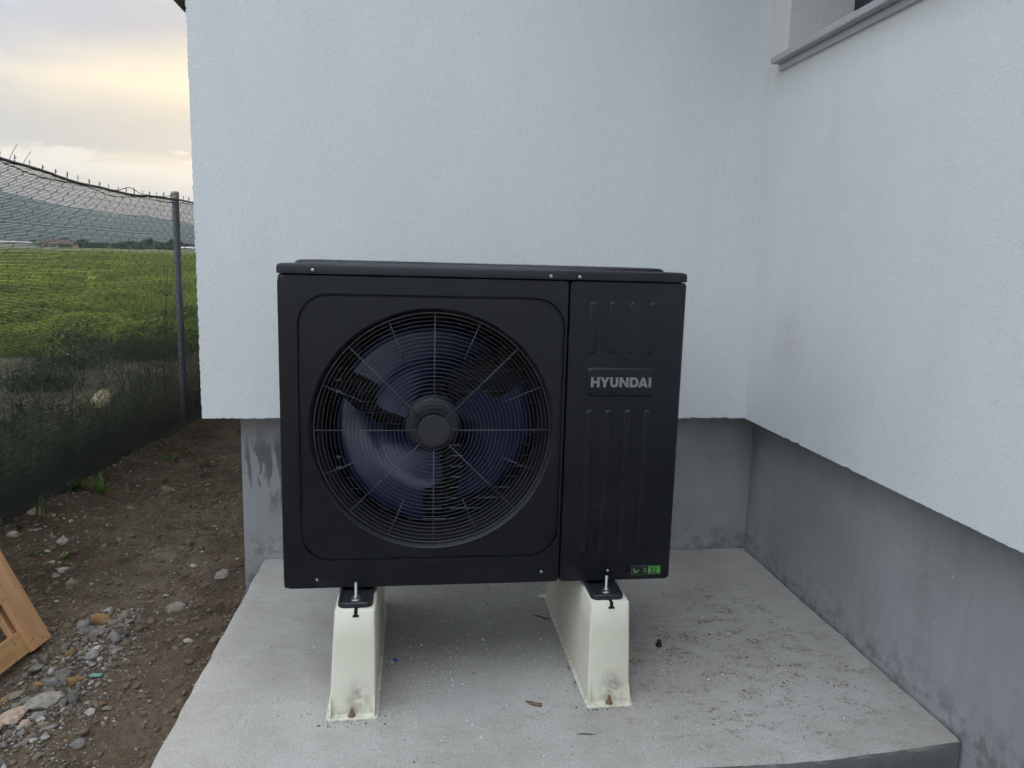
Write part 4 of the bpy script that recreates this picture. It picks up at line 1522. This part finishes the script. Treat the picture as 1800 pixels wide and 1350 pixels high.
BIG = [
    # x, y, size, aspect, rot, mat, shape, label
    (-0.564, 0.864, 0.078, 0.72, 0.3, 'st_pale', 2, 'large pale grey rough rock alone on bare soil near the slab'),
    (-0.845, 0.740, 0.046, 0.95, 0.9, 'st_grey', 1, 'pale angular stone left of the rusty orange stone'),
    (-0.808, 0.775, 0.070, 0.45, 0.15, 'st_ochre', 2, 'long rusty orange stone at the top of the gravel strip'),
    (-0.745, 0.750, 0.040, 0.55, 1.0, 'st_tan', 3, 'smooth tan oblong pebble right of the long orange stone'),
    (-0.803, 0.857, 0.036, 0.8, 0.5, 'st_white', 4, 'white stone behind the rusty orange stone'),
    (-0.772, 0.250, 0.125, 0.62, 0.35, 'st_pale', 10, 'largest flat tan stone in the gravel strip'),
    (-0.763, 0.395, 0.062, 0.85, 0.4, 'st_grey', 5, 'rounded light grey stone beside the ochre rock'),
    (-0.721, 0.362, 0.056, 0.60, 0.5, 'st_ochre', 6, 'flat ochre stone right of the rounded light grey stone'),
    (-0.790, 0.372, 0.058, 0.7, 0.2, 'st_grey', 7, 'dull grey stone left of the rounded light grey stone'),
    (-0.818, 0.185, 0.085, 0.75, 1.2, 'st_pink', 11, 'pinkish flat slab stone left of the largest tan stone'),
    (-0.850, 0.120, 0.075, 0.8, 0.2, 'st_pink', 8, 'pinkish grey flat stone at the left picture edge'),
    (-0.879, 0.315, 0.050, 0.8, 0.6, 'st_tan', 9, 'tan stone at the upper left end of the gravel'),
    (-0.825, 0.292, 0.046, 0.8, 0.1, 'st_grey', 0, 'mid grey stone just above the largest tan stone'),
    (-0.767, 0.140, 0.036, 0.7, 0.7, 'st_pink', 1, 'light pink stone below the largest tan stone'),
    (-0.730, 0.150, 0.028, 0.8, 0.2, 'st_white', 2, 'small egg shaped white pebble below the largest tan stone'),
    (-0.735, 0.165, 0.046, 0.6, 0.5, 'st_grey', 3, 'grey stone beside the egg shaped white pebble'),
    (-0.725, 0.540, 0.044, 0.75, 0.8, 'st_white', 4, 'white chalky stone in the middle of the gravel strip'),
    (-0.803, 0.540, 0.044, 0.45, 0.8, 'st_ochre', 5, 'bright yellow orange stone in the middle of the gravel'),
    (-0.833, 0.360, 0.034, 0.8, 0.1, 'st_ochre', 6, 'small orange stone above the mid grey stone'),
    (-0.583, 0.215, 0.020, 0.85, 0.1, 'st_ochre', 7, 'bright orange pebble lying alone right of the gravel strip'),
    (-0.560, 0.205, 0.028, 0.7, 0.3, 'st_grey', 0, 'grey pebble right of the lone orange pebble'),
    (-1.266, 1.562, 0.062, 0.55, 0.3, 'st_white', 1, 'white oblong stone on dark soil near the fence'),
    (-1.480, 1.555, 0.050, 0.7, 0.5, 'st_white', 2, 'white stone at the fence foot above the wooden frame'),
    (-1.455, 1.570, 0.040, 0.5, 0.9, 'st_ochre', 3, 'ochre stone beside the white stone at the fence foot'),
    (-1.399, 1.815, 0.034, 0.6, 0.3, 'st_ochre', 4, 'small ochre stone on the bank below the net'),
    (-1.524, 1.888, 0.085, 0.45, 0.5, 'st_pink', 5, 'long pinkish stone at the net edge'),
    (-1.134, 1.252, 0.046, 0.5, 0.7, 'st_white', 6, 'pale pointed stone on dark soil right of the wooden frame'),
    (-1.048, 1.135, 0.048, 0.85, 0.3, 'st_tan', 7, 'half buried tan stone right of the wooden frame'),
    (-1.274, 1.445, 0.026, 1.0, 0.3, 'st_white', 0, 'small white stone left of a green sprout'),
    (-1.203, 1.440, 0.036, 0.9, 0.3, 'st_pink', 1, 'rounded cream stone touching a green sprout'),
    (-1.225, 1.360, 0.026, 0.8, 0.3, 'st_pink', 2, 'small cream stone below the rounded cream stone'),
    (-0.628, 1.365, 0.030, 0.6, 0.1, 'st_white', 3, 'white smooth pebble in the middle of the bare path'),
    (-0.650, 1.368, 0.024, 0.9, 0.1, 'st_grey', 4, 'small grey pebble left of the white smooth pebble'),
    (-0.455, 1.195, 0.070, 0.8, 0.4, 'st_pale', 5, 'large grey rough rock close to the plinth corner'),
    (-1.071, 2.447, 0.085, 0.5, 0.1, 'st_tan', 6, 'flat pale stone on the path farther back'),
    (-0.698, 1.565, 0.040, 0.9, 0.1, 'st_tan', 7, 'yellowish stone on the path beyond the white pebble'),
    (-0.426, 0.573, 0.034, 0.75, 0.1, 'st_white', 0, 'pale pebble near the slab edge'),
    (-0.395, 0.450, 0.018, 0.75, 0.1, 'st_white', 1, 'tiny whitish pebble at the slab edge in front'),
    (-0.560, 0.790, 0.028, 0.7, 0.1, 'st_tan', 2, 'small tan stone in front of the large pale grey rock'),
    (-0.665, 0.560, 0.046, 0.5, 0.5, 'st_grey', 9, 'flat grey green stone at the right side of the gravel'),
]
for i, (x, y, s, asp, rot, m_, sh, lab_) in enumerate(BIG):
    me = SM_FLAT[sh - 8] if sh >= 8 else SM_BIG[sh]
    put_stone('stone', me, x, y, s, asp, rot, MS[m_], lab_, 'stone', 'single stones on the soil strip', sink=0.22)


# gravel strip: centre line from behind the white stones to the lower left corner of the picture
def strip_x(y):
    return np.interp(y, [-0.1, 0.15, 0.35, 0.6, 0.85], [-0.84, -0.80, -0.78, -0.76, -0.77])


def strip_w(y):
    return np.interp(y, [-0.1, 0.15, 0.4, 0.65, 0.86], [0.17, 0.15, 0.11, 0.085, 0.03])


cnt = 0
mats_p = ['st_dark', 'st_grey', 'st_dark', 'st_grey', 'st_tan', 'st_white', 'st_ochre']
wts = [3, 6, 2, 4, 7, 4, 0.7]
words = {'st_dark': ('dark grey', 'dark pebbles in the gravel'), 'st_grey': ('mid grey', 'grey pebbles in the gravel'), 'st_tan': ('tan', 'tan pebbles in the gravel'),
         'st_white': ('whitish', 'whitish pebbles in the gravel'), 'st_ochre': ('ochre', 'ochre pebbles in the gravel')}
used = [(b[0], b[1], b[2] * 0.5) for b in BIG]
tries = 0
while cnt < 195 and tries < 6000:
    tries += 1
    y = random.uniform(-0.12, 0.84)
    x = float(strip_x(y)) + random.gauss(0, 0.55) * float(strip_w(y))
    s = min(0.050, 0.015 + random.expovariate(1 / 0.011))
    if any((x - a) ** 2 + (y - b) ** 2 < (0.7 * (c + s * 0.5)) ** 2 for a, b, c in used):
        continue
    used.append((x, y, s * 0.5))
    mk_ = random.choices(mats_p, wts)[0]
    wd, gp = words[mk_]
    sz = 'tiny' if s < 0.020 else ('small' if s < 0.030 else 'large')
    wh = 'at the far end of the gravel strip by the orange stone' if y > 0.62 else ('in the middle of the gravel strip beside the wooden frame' if y > 0.30 else 'at the near end of the gravel strip in the corner')
    gp = sz + ' ' + gp + (' far' if y > 0.62 else (' middle' if y > 0.30 else ' near'))
    put_stone('pebble', random.choice(SM_SMALL), x, y, s, random.uniform(0.55, 0.95), random.uniform(0, 3.14), MS[mk_],
              '%s %s pebble %s' % (sz, wd, wh), 'pebble', gp, sink=0.12, tilt=0.4)
    cnt += 1
cnt = 0
while cnt < 100:
    y = random.choice((random.uniform(0.1, 1.9), random.uniform(0.9, 3.2)))
    x = random.uniform(-1.5, -0.42)
    if cnt > 60:
        x, y = random.gauss(-1.33, 0.12), random.gauss(1.68, 0.2)
    if y < 0.85 and abs(x - float(strip_x(y))) < 0.14:
        continue
    s = min(0.045, (0.012 + random.expovariate(1 / 0.007)) * (1 + 0.25 * max(0, y - 1)))
    if any((x - a) ** 2 + (y - b) ** 2 < (0.7 * (c + s * 0.5)) ** 2 for a, b, c in used):
        continue
    used.append((x, y, s * 0.5))
    mk_ = random.choices(['st_white', 'st_tan', 'st_grey', 'st_pink'], [4, 4, 4, 2])[0]
    wd = {'st_white': 'whitish', 'st_tan': 'tan', 'st_grey': 'mid grey', 'st_pink': 'cream'}[mk_]
    sz = 'tiny' if s < 0.018 else ('small' if s < 0.028 else 'large')
    wh = 'in the rubble at the fence foot' if x < -1.1 and y < 2.1 else ('on bare soil close to the slab' if y < 0.95 else ('on the bare path beside the plinth' if y < 2.0 else 'far back on the path behind the house corner'))
    put_stone('pebble', random.choice(SM_SMALL), x, y, s, random.uniform(0.55, 0.95), random.uniform(0, 3.14), MS[mk_],
              '%s %s pebble %s' % (sz, wd, wh), 'pebble', '%s %s pebbles %s' % (sz, wd, wh), sink=0.25, tilt=0.4)
    cnt += 1


def scatter(name, pts, sizes, material, kind='stuff', flat=0.6, sub=1, seed=3, zfn=g, lift=0.1):
    bm = bmesh.new()
    bmesh.ops.create_icosphere(bm, subdivisions=sub, radius=0.5)
    bv = np.array([v.co[:] for v in bm.verts])
    bf = np.array([[v.index for v in f.verts] for f in bm.faces])
    bm.free()
    rg = np.random.default_rng(seed)
    n_ = len(pts)
    nv = len(bv)
    V_ = np.repeat(bv[None], n_, 0) * (1 + 0.55 * (rg.random((n_, nv, 1)) - 0.5))
    V_[:, :, 1] *= rg.uniform(0.55, 1.0, (n_, 1))
    V_[:, :, 2] *= flat * rg.uniform(0.7, 1.2, (n_, 1))
    th = rg.uniform(0, 6.28, n_)
    c, s = np.cos(th)[:, None], np.sin(th)[:, None]
    xr = V_[:, :, 0] * c - V_[:, :, 1] * s
    yr = V_[:, :, 0] * s + V_[:, :, 1] * c
    V_[:, :, 0], V_[:, :, 1] = xr, yr
    V_ *= sizes[:, None, None]
    z = zfn(pts[:, 0], pts[:, 1]) + sizes * flat * lift
    V_ += np.stack([pts[:, 0], pts[:, 1], z], -1)[:, None, :]
    F_ = (bf[None] + (np.arange(n_) * nv)[:, None, None]).reshape(-1, 3)
    return np_mesh(name, V_.reshape(-1, 3), F_, material, kind)


def zone(n_, x0, x1, y0, y1, rg):
    return np.stack([rg.uniform(x0, x1, n_), rg.uniform(y0, y1, n_)], -1)


rg = np.random.default_rng(5)
pts = zone(9000, -1.75, -0.27, -0.3, 4.2, rg)
o = scatter('soil_clods', pts, 0.006 + rg.exponential(0.0080, len(pts)).clip(0, 0.038), MS['clod'], seed=6)
o['label'] = 'loose brown soil crumbs on the strip beside the slab'
o['category'] = 'soil'
for nm, cm, n_, sd in (('fine_gravel', 'st_grey', 1700, 8), ('fine_gravel', 'st_white', 380, 9), ('fine_gravel', 'st_tan', 1700, 10), ('fine_gravel', 'st_dark', 800, 12)):
    yv = rg.uniform(-0.2, 0.9, n_)
    xv = strip_x(yv) + rg.normal(0, 0.85, n_) * strip_w(yv) + 0.03
    far = zone(n_, -1.6, -0.33, -0.2, 3.6, rg)
    pts = np.concatenate([np.stack([xv, yv], -1), far])
    o = scatter(nm, pts, 0.004 + rg.exponential(0.0032, len(pts)).clip(0, 0.012), MS[cm], seed=sd, lift=0.3)
    o['label'] = {'st_grey': 'fine grey grit between the pebbles', 'st_white': 'fine white grit between the pebbles', 'st_tan': 'fine tan grit between the pebbles', 'st_dark': 'fine dark grit between the pebbles'}[cm]
    o['category'] = 'gravel'

# ------------------------------------------------------------------ vegetation
def leaf_strip(mb, base, direction, length, width, bend, nseg=5):
    d = Vector(direction).normalized()
    side = d.cross(Vector((0, 0, 1)))
    if side.length < 1e-3:
        side = Vector((1, 0, 0))
    side.normalize()
    p = Vector(base)
    L, Rr = [], []
    for i in range(nseg + 1):
        t = i / nseg
        w = width * math.sin(math.pi * min(0.97, 0.12 + 0.85 * t)) * 0.5
        L.append(p - side * w)
        Rr.append(p + side * w + Vector((0, 0, 0.0)))
        d = (d + Vector((0, 0, -bend / nseg))).normalized()
        p = p + d * (length / nseg)
    o = len(mb.v)
    mb.v += [q[:] for q in L] + [q[:] for q in Rr]
    n_ = nseg + 1
    for i in range(nseg):
        mb.f.append((o + i, o + i + 1, o + n_ + i + 1, o + n_ + i))


def sprout(x, y, n_, h, w, label, seed, mat_='sprout', group=None, spread=0.5):
    rr = random.Random(seed)
    z = float(g(x, y)) - 0.005
    t = thing('weed', label, 'weed', (x, y, z), group)
    for i in range(n_):
        a = rr.uniform(0, 6.28)
        mb = MB()
        leaf_strip(mb, (x + rr.gauss(0, 0.008), y + rr.gauss(0, 0.008), z), (math.cos(a) * spread, math.sin(a) * spread, 1), h * rr.uniform(0.6, 1.1), w * rr.uniform(0.7, 1.2), rr.uniform(0.2, 1.0))
        mk('leaf', mb, MS[mat_], t, smooth=True)
    return t


G1 = 'weeds on the bare soil'
sprout(-1.485, 2.25, 12, 0.10, 0.018, 'green leafy weed at the net edge, left of the pair', 1, group=G1)
sprout(-1.355, 2.25, 9, 0.115, 0.022, 'green broad leaved weed right of another at the net edge', 2, group=G1)
sprout(-1.500, 1.86, 5, 0.16, 0.008, 'thin grass sprig growing up the foot of the net', 3, group=G1, spread=0.3)
sprout(-1.195, 1.415, 9, 0.055, 0.010, 'tiny green sprout beside a rounded cream stone', 4, group=G1)
sprout(-1.310, 1.395, 8, 0.035, 0.012, 'tiny low sprout above the wooden frame', 5, group=G1)
sprout(-1.03, 1.55, 10, 0.055, 0.006, 'grey green wiry tuft in the middle of the soil', 6, mat_='weed', group=G1, spread=1.2)
sprout(-0.72, 2.25, 8, 0.09, 0.016, 'low green weed lying on the path near the house', 7, group=G1, spread=1.6)
sprout(-0.98, 2.95, 14, 0.10, 0.016, 'low weed patch on the path toward the back', 8, mat_='weed', group=G1, spread=1.3)
sprout(-1.22, 3.05, 10, 0.10, 0.02, 'small green weed below the net at the bank', 9, group=G1, spread=0.9)
sprout(-0.84, 3.75, 14, 0.10, 0.016, 'yellow green grass tuft behind the corner of the house', 10, group=G1, spread=0.9)
sprout(-1.16, 2.62, 12, 0.07, 0.014, 'flat dark green weed in the middle of the far path', 12, mat_='weed', group=G1, spread=1.5)


def blades(name, px, py, h, w, lean, material, seed, kind='stuff'):
    rg_ = np.random.default_rng(seed)
    n_ = len(px)
    z = g(px, py) - 0.01
    th = rg_.uniform(0, 6.28, n_)
    c, s = np.cos(th), np.sin(th)
    la = rg_.uniform(0, 6.28, n_)
    lx, ly = np.cos(la) * lean * h * rg_.random(n_), np.sin(la) * lean * h * rg_.random(n_)
    b0 = np.stack([px - c * w / 2, py - s * w / 2, z], -1)
    b1 = np.stack([px + c * w / 2, py + s * w / 2, z], -1)
    m0 = np.stack([px - c * w * 0.45 + lx * 0.35, py - s * w * 0.45 + ly * 0.35, z + h * 0.55], -1)
    m1 = np.stack([px + c * w * 0.45 + lx * 0.35, py + s * w * 0.45 + ly * 0.35, z + h * 0.55], -1)
    t_ = np.stack([px + lx, py + ly, z + h * (1 - 0.25 * lean)], -1)
    V_ = np.stack([b0, b1, m0, m1, t_], 1).reshape(-1, 3)
    q = np.arange(n_)[:, None] * 5
    F_ = np.concatenate([q + np.array([[0, 1, 3]]), q + np.array([[0, 3, 2]]), q + np.array([[2, 3, 4]])])
    return np_mesh(name, V_, F_, material, kind)


# meadow beyond the fence: denser close by
def wedge(n_, y0, y1, az0, az1, rg_, power=1.0):
    y = y0 + (y1 - y0) * rg_.random(n_) ** power
    a = np.radians(rg_.uniform(az0, az1, n_))
    return 0.355 + np.tan(a) * (y + 2.05), y


rg = np.random.default_rng(17)
px, py = wedge(60000, 8.0, 24, -38, -11, rg, 1.3)
nb = fbm(px, py, 0.45, 77, 3)
keep = (nb + sstep(8.0, 12.0, py) * 0.9 > 0.42) & (px < fx(py) - 0.3)
px, py = px[keep], py[keep]
h = (0.10 + 0.20 * rg.random(len(px))) * np.clip(0.75 + 2.2 * fbm(px, py, 0.8, 5, 3), 0.15, 2.0)
o = blades('meadow_grass', px, py, h, 0.012 + 0.022 * rg.random(len(px)), 0.7, MS['meadow'], 3)
o['label'] = 'bright green meadow plants beyond the fence'
o['category'] = 'grass'
px, py = wedge(70000, 20, 130, -38, -11, rg, 1.5)
h = (0.18 + 0.25 * rg.random(len(px))) * np.clip(0.8 + 2.0 * fbm(px, py, 0.25, 5, 3), 0.2, 2.0)
o = blades('meadow_grass', px, py, h, (0.04 + 0.06 * rg.random(len(px))) * (1 + py / 60), 0.7, MS['meadow'], 4)
o['label'] = 'green meadow farther off toward the horizon'
o['category'] = 'grass'
# dry straw and stones between fence and meadow
px, py = wedge(7000, 2.6, 9.5, -40, -12, rg)
keep = (px < fx(py) - 0.1) & (fbm(px, py, 0.9, 19, 3) > 0.05)
px, py = px[keep], py[keep]
o = blades('dry_grass', px, py, 0.05 + 0.12 * rg.random(len(px)), 0.004 + 0.006 * rg.random(len(px)), 1.3, MS['straw'], 5)
o['label'] = 'dry straw lying behind the fence'
o['category'] = 'grass'


px, py = wedge(4200, 1.2, 6.5, -55, -12, rg)
px = fx(py) - 0.08 - np.abs(rg.normal(0, 0.35, len(px)))
o = blades('dry_grass', px, py, 0.15 + 0.33 * rg.random(len(px)) ** 1.5, 0.003 + 0.004 * rg.random(len(px)), 0.6, MS['straw'], 25)
o['label'] = 'thin dry stems standing right behind the net'
o['category'] = 'grass'
# dark undergrowth right behind the net
def leafmass(name, centers, n_each, material, seed, lsize):
    rg_ = np.random.default_rng(seed)
    Vs = []
    for (cx, cy, rx, ry, hz) in centers:
        hz *= 0.8
        n_ = int(n_each * rx * ry * 12)
        u = rg_.normal(0, 0.45, (n_, 2))
        x = cx + u[:, 0] * rx
        y = cy + u[:, 1] * ry
        fall = np.exp(-(u ** 2).sum(1) * 1.2)
        z = g(x, y) + rg_.random(n_) ** 0.8 * hz * fall
        p = np.stack([x, y, z], -1)
        d1 = rg_.normal(0, 1, (n_, 3))
        d1 /= np.linalg.norm(d1, axis=1)[:, None]
        d2 = np.cross(d1, rg_.normal(0, 1, (n_, 3)))
        d2 /= np.linalg.norm(d2, axis=1)[:, None]
        s = (lsize * rg_.uniform(0.5, 1.3, n_))[:, None]
        Vs.append(np.stack([p - d1 * s, p + d2 * s * 0.4, p + d1 * s, p - d2 * s * 0.4], 1).reshape(-1, 3))
    V_ = np.concatenate(Vs)
    F_ = np.arange(len(V_)).reshape(-1, 4)
    return np_mesh(name, V_, F_, material, 'stuff')


cen = [(-1.90, 1.9, 0.28, 0.4, 0.30), (-1.85, 2.5, 0.25, 0.4, 0.36), (-1.88, 3.1, 0.25, 0.4, 0.34), (-1.80, 3.7, 0.22, 0.4, 0.30), (-1.85, 4.5, 0.25, 0.4, 0.30),
       (-1.8, 1.4, 0.3, 0.4, 0.28), (-2.5, 2.5, 0.3, 0.4, 0.26), (-2.5, 3.8, 0.3, 0.35, 0.24), (-2.1, 5.6, 0.25, 0.3, 0.22), (-3.3, 5.9, 0.35, 0.3, 0.25), (-3.1, 8.3, 0.6, 0.5, 0.34), (-4.4, 8.9, 0.7, 0.5, 0.35), (-3.6, 7.3, 0.4, 0.3, 0.25)]
ux, uy = [], []
for (cx, cy, rx, ry, hz_) in cen:
    n_ = int(1000 * rx * ry * 4)
    ux.append(cx + rg.normal(0, 0.5, n_) * rx)
    uy.append(cy + rg.normal(0, 0.5, n_) * ry)
ux, uy = np.concatenate(ux), np.concatenate(uy)
k = ux < fx(uy) - 0.06
ux, uy = ux[k], uy[k]
uh = (0.10 + 0.34 * rg.random(len(ux)) ** 1.7)
o = blades('weed_stems', ux, uy, uh, 0.004 + 0.012 * rg.random(len(ux)), 0.9, MS['weed'], 15)
o['label'] = 'dark weed stems and narrow leaves behind the lower net'
o['category'] = 'weeds'
o = leafmass('undergrowth', cen, 110, MS['weed'], 9, 0.030)
o['label'] = 'dark leafy undergrowth pressed against the back of the net'
o['category'] = 'weeds'
cen2 = [(-3.4, 9.6, 1.0, 0.7, 0.5), (-4.6, 10.2, 1.2, 0.8, 0.55), (-5.6, 11.0, 1.4, 0.8, 0.5), (-2.8, 10.3, 0.8, 0.7, 0.5), (-3.9, 12.2, 1.6, 1.0, 0.5), (-6.4, 13.2, 1.6, 1.0, 0.5)]
o = leafmass('leafy_clumps', cen2, 420, MS['meadow'], 10, 0.055)
o['label'] = 'bright leafy clumps at the near edge of the meadow'
o['category'] = 'weeds'


def stalk(x, y, h, lean, n_br, label, seed, white=False):
    rr = random.Random(seed)
    z = float(g(x, y))
    t = thing('dry_weed', label, 'weed', (x, y, z), 'dry weeds behind the net')
    pts = [(x + lean[0] * (k / 6) ** 1.3, y + lean[1] * (k / 6) ** 1.3, z - 0.02 + h * k / 6) for k in range(7)]
    mk('stem', MB().tube(pts, [0.0065 - 0.0007 * k for k in range(7)], 6), MS['twig'], t, smooth=True)
    for q in range(n_br):
        k = rr.randint(2, 5)
        b = pts[k]
        a = rr.uniform(0, 6.28)
        l = rr.uniform(0.06, 0.18)
        mb = MB().tube([b, (b[0] + math.cos(a) * l * 0.4, b[1] + math.sin(a) * l * 0.4, b[2] + l * 0.4), (b[0] + math.cos(a) * l * 0.7, b[1] + math.sin(a) * l * 0.7, b[2] + l)], [0.0028, 0.002, 0.001], 5)
        br = mk('branch', mb, MS['twig'], t, smooth=True)
    return t


stalk(-1.72, 2.75, 0.85, (0.0, 0.20), 7, 'tall dark dry stalk forking behind the net', 3)
stalk(-1.80, 2.55, 0.62, (-0.10, 0.30), 5, 'bent dry stalk left of the tall dark stalk', 5)
stalk(-1.70, 4.45, 1.20, (0.05, 0.10), 9, 'slender dark stalk beside the grey fence post', 8)

# far field edge: hedge, greenhouse and houses
rg = np.random.default_rng(23)
cen3 = []
for a in np.arange(-40, -8, 0.55):
    d = 230 + 30 * rg.random()
    hh = 1.5 + 3.0 * rg.random() ** 2
    cen3.append((d * math.sin(math.radians(a)), d * math.cos(math.radians(a)), 4.0, 3.0, hh * 0.8))
o = leafmass('far_hedge', cen3, 2.2, MS['hedge'], 31, 0.8)
o['label'] = 'dark hedge line along the far edge of the field'
o['category'] = 'hedge'


def far_house(label, az_deg, d, w, dep, hw, hr, wall_m, roof_m, nwin):
    a = math.radians(az_deg)
    cx, cy = 0.355 + d * math.sin(a), -2.05 + d * math.cos(a)
    z0 = float(g(cx, cy)) - 0.2
    t = thing('far_house', label, 'house', (cx, cy, z0), 'buildings at the far field edge')
    wl = mk('wall', MB().box((cx - w / 2, cy - dep / 2, z0), (cx + w / 2, cy + dep / 2, z0 + hw)), wall_m, t)
    e = 0.4
    mb = MB().loops([[(cx - w / 2 - e, cy - dep / 2 - e, z0 + hw), (cx - w / 2 - e, cy + dep / 2 + e, z0 + hw), (cx - w / 2 - e, cy, z0 + hw + hr)],
                     [(cx + w / 2 + e, cy - dep / 2 - e, z0 + hw), (cx + w / 2 + e, cy + dep / 2 + e, z0 + hw), (cx + w / 2 + e, cy, z0 + hw + hr)]], True, True, True)
    mk('roof', mb, roof_m, t)
    for q in range(nwin):
        x = cx - w / 2 + w * (q + 0.5) / nwin
        mk('window', MB().box((x - 0.5, cy - dep / 2 - 0.05, z0 + hw * 0.4), (x + 0.5, cy - dep / 2 + 0.05, z0 + hw * 0.8)), MS['fardark'], wl)


far_house('long low white greenhouse at the left end of the far field', -25.6, 215, 9, 6, 1.2, 0.4, MS['farwhite'], MS['farwhite'], 0)
far_house('small far house with reddish brown roof left of the yellow one', -23.2, 215, 5, 5, 1.0, 1.3, MS['farwhite'], MS['farroof'], 3)
far_house('small yellow house right of the red roofed one on the horizon', -22.55, 212, 2.2, 4, 1.2, 0.6, MS['faryellow'], MS['farroof'], 2)
far_house('far white shed just right of the grey fence post', -15.6, 220, 4, 5, 0.8, 0.4, MS['farwhite'], MS['farwhite'], 0)

# ------------------------------------------------------------------ small things on the slab
flatz = lambda x, y: np.zeros_like(np.asarray(x, float)) + 0.0012
rg = np.random.default_rng(41)


def cluster(n_, cx, cy, sx_, sy_):
    return np.stack([rg.normal(cx, sx_, n_), rg.normal(cy, sy_, n_)], -1)


def onslab(p):
    k = (p[:, 0] > -0.23) & (p[:, 0] < 1.76) & (p[:, 1] > -0.38) & (p[:, 1] < 0.93)
    return p[k]


p = onslab(np.concatenate([cluster(700, 0.72, 0.58, 0.20, 0.16), cluster(260, 0.45, 0.15, 0.14, 0.18), cluster(260, 1.2, 0.25, 0.14, 0.25), zone(300, -0.2, 1.7, -0.4, 0.9, rg)]))
o = scatter('white_debris', p, 0.0016 + rg.exponential(0.0016, len(p)).clip(0, 0.007), MS['flake'], zfn=flatz, seed=5, lift=0.2)
o['label'] = 'white drilling crumbs strewn on the slab'
o['category'] = 'debris'
p = onslab(np.concatenate([cluster(520, 1.42, 0.02, 0.17, 0.16), cluster(260, 0.75, 0.62, 0.22, 0.16), cluster(120, 1.50, 0.45, 0.08, 0.05), cluster(80, 1.25, -0.33, 0.15, 0.05), cluster(90, 0.20, -0.172, 0.05, 0.012), cluster(90, 0.90, -0.172, 0.05, 0.012), cluster(60, 0.278, 0.1, 0.008, 0.15), cluster(60, 0.825, 0.1, 0.008, 0.15), zone(320, -0.2, 1.7, -0.4, 0.9, rg)]))
o = scatter('dark_debris', p, 0.0012 + rg.exponential(0.0013, len(p)).clip(0, 0.007), MS['crumb'], zfn=flatz, seed=6, lift=0.2)
o['label'] = 'dark soil crumbs strewn on the slab'
o['category'] = 'debris'

mb = MB().lathe((1.148, 0.159, 0.0), (0, 0, 1), [(0.010, 0.001), (0.0105, 0.008), (0.0065, 0.011), (0.0060, 0.016), (0.0075, 0.018), (0.006, 0.022)], 18)
tag(mk('plug', mb, MS['pblack'], origin=(1.148, 0.159, 0), autosmooth=40), 'small black plastic plug lying right of the right stand', 'plug')
mb = MB().lathe((0.303, 0.134, 0.0), (0, 0, 1), [(0.0055, 0.001), (0.0062, 0.006), (0.004, 0.009)], 12)
mb.box((0.300, 0.128, 0.001), (0.312, 0.134, 0.005))
tag(mk('plastic_bit', mb, MS['blue'], origin=(0.303, 0.134, 0)), 'tiny blue plastic bit right of the left stand', 'plastic bit')
rgm = []
for i in range(28):
    t_ = 2 * math.pi * i / 28
    rgm.append([(0.842 - 0.016 + (0.0095 + 0.0035 * math.cos(q)) * math.cos(t_), 0.545 + (0.0095 + 0.0035 * math.cos(q)) * math.sin(t_), 0.005 + 0.003 * math.sin(q)) for q in [2 * math.pi * k / 6 for k in range(6)]])
rgm.append(rgm[0])
tag(mk('washer_ring', MB().loops(rgm, True), MS['flake'], origin=(0.826, 0.545, 0)), 'pale ring washer on the slab under the unit', 'washer')
mb = MB()
leaf_strip(mb, (0.785, -0.277, 0.003), (1, -0.12, 0.12), 0.05, 0.005, 0.25)
tag(mk('grass_blade', mb, MS['sprout'], origin=(0.785, -0.277, 0.003)), 'single green grass blade lying on the front of the slab', 'grass blade')
mb = MB()
mb.tube([(0.672, -0.118, 0.004), (0.69, -0.135, 0.006), (0.712, -0.147, 0.004)], [0.002, 0.005, 0.002], 6)
mb.tube([(0.69, -0.13, 0.004), (0.715, -0.138, 0.005)], [0.003, 0.002], 5)
tag(mk('bark_scrap', mb, MS['drywood'], origin=(0.69, -0.13, 0), smooth=True), 'brown bark scrap on the slab between the two stands', 'bark')
mb = MB()
leaf_strip(mb, (0.775, 0.40, 0.002), (1, -0.5, 0.15), 0.045, 0.010, 0.3)
leaf_strip(mb, (0.80, 0.375, 0.002), (1, -0.3, 0.15), 0.03, 0.010, 0.3)
tag(mk('dry_leaf', mb, MS['twig'], origin=(0.78, 0.40, 0)), 'dark dry leaf on the slab left of the right stand', 'leaf')
mb = MB().box((-0.690, 0.395, float(g(-0.68, 0.4)) + 0.006), (-0.655, 0.413, float(g(-0.68, 0.4)) + 0.010), 0.001)
tag(mk('plastic_shard', mb, MS['teal'], origin=(-0.672, 0.404, float(g(-0.68, 0.4)))), 'teal green shard in the gravel strip', 'shard')

# ------------------------------------------------------------------ haze over the far field
hz = mk('haze', MB().box((-2600, -60, -3), (2600, 2300, 160)), MS['pblack'], kind='stuff')
hz['label'] = 'thin pale evening haze over the field and hills'
hz['category'] = 'haze'
hm = bpy.data.materials.new('haze_air')
hm.use_nodes = True
ht = hm.node_tree
ht.nodes.clear()
pv = ht.nodes.new('ShaderNodeVolumePrincipled')
pv.inputs['Color'].default_value = (0.70, 0.82, 0.95, 1)
pv.inputs['Density'].default_value = 0.0003
ho = ht.nodes.new('ShaderNodeOutputMaterial')
ht.links.new(pv.outputs[0], ho.inputs['Volume'])
hz.data.materials.clear()
hz.data.materials.append(hm)
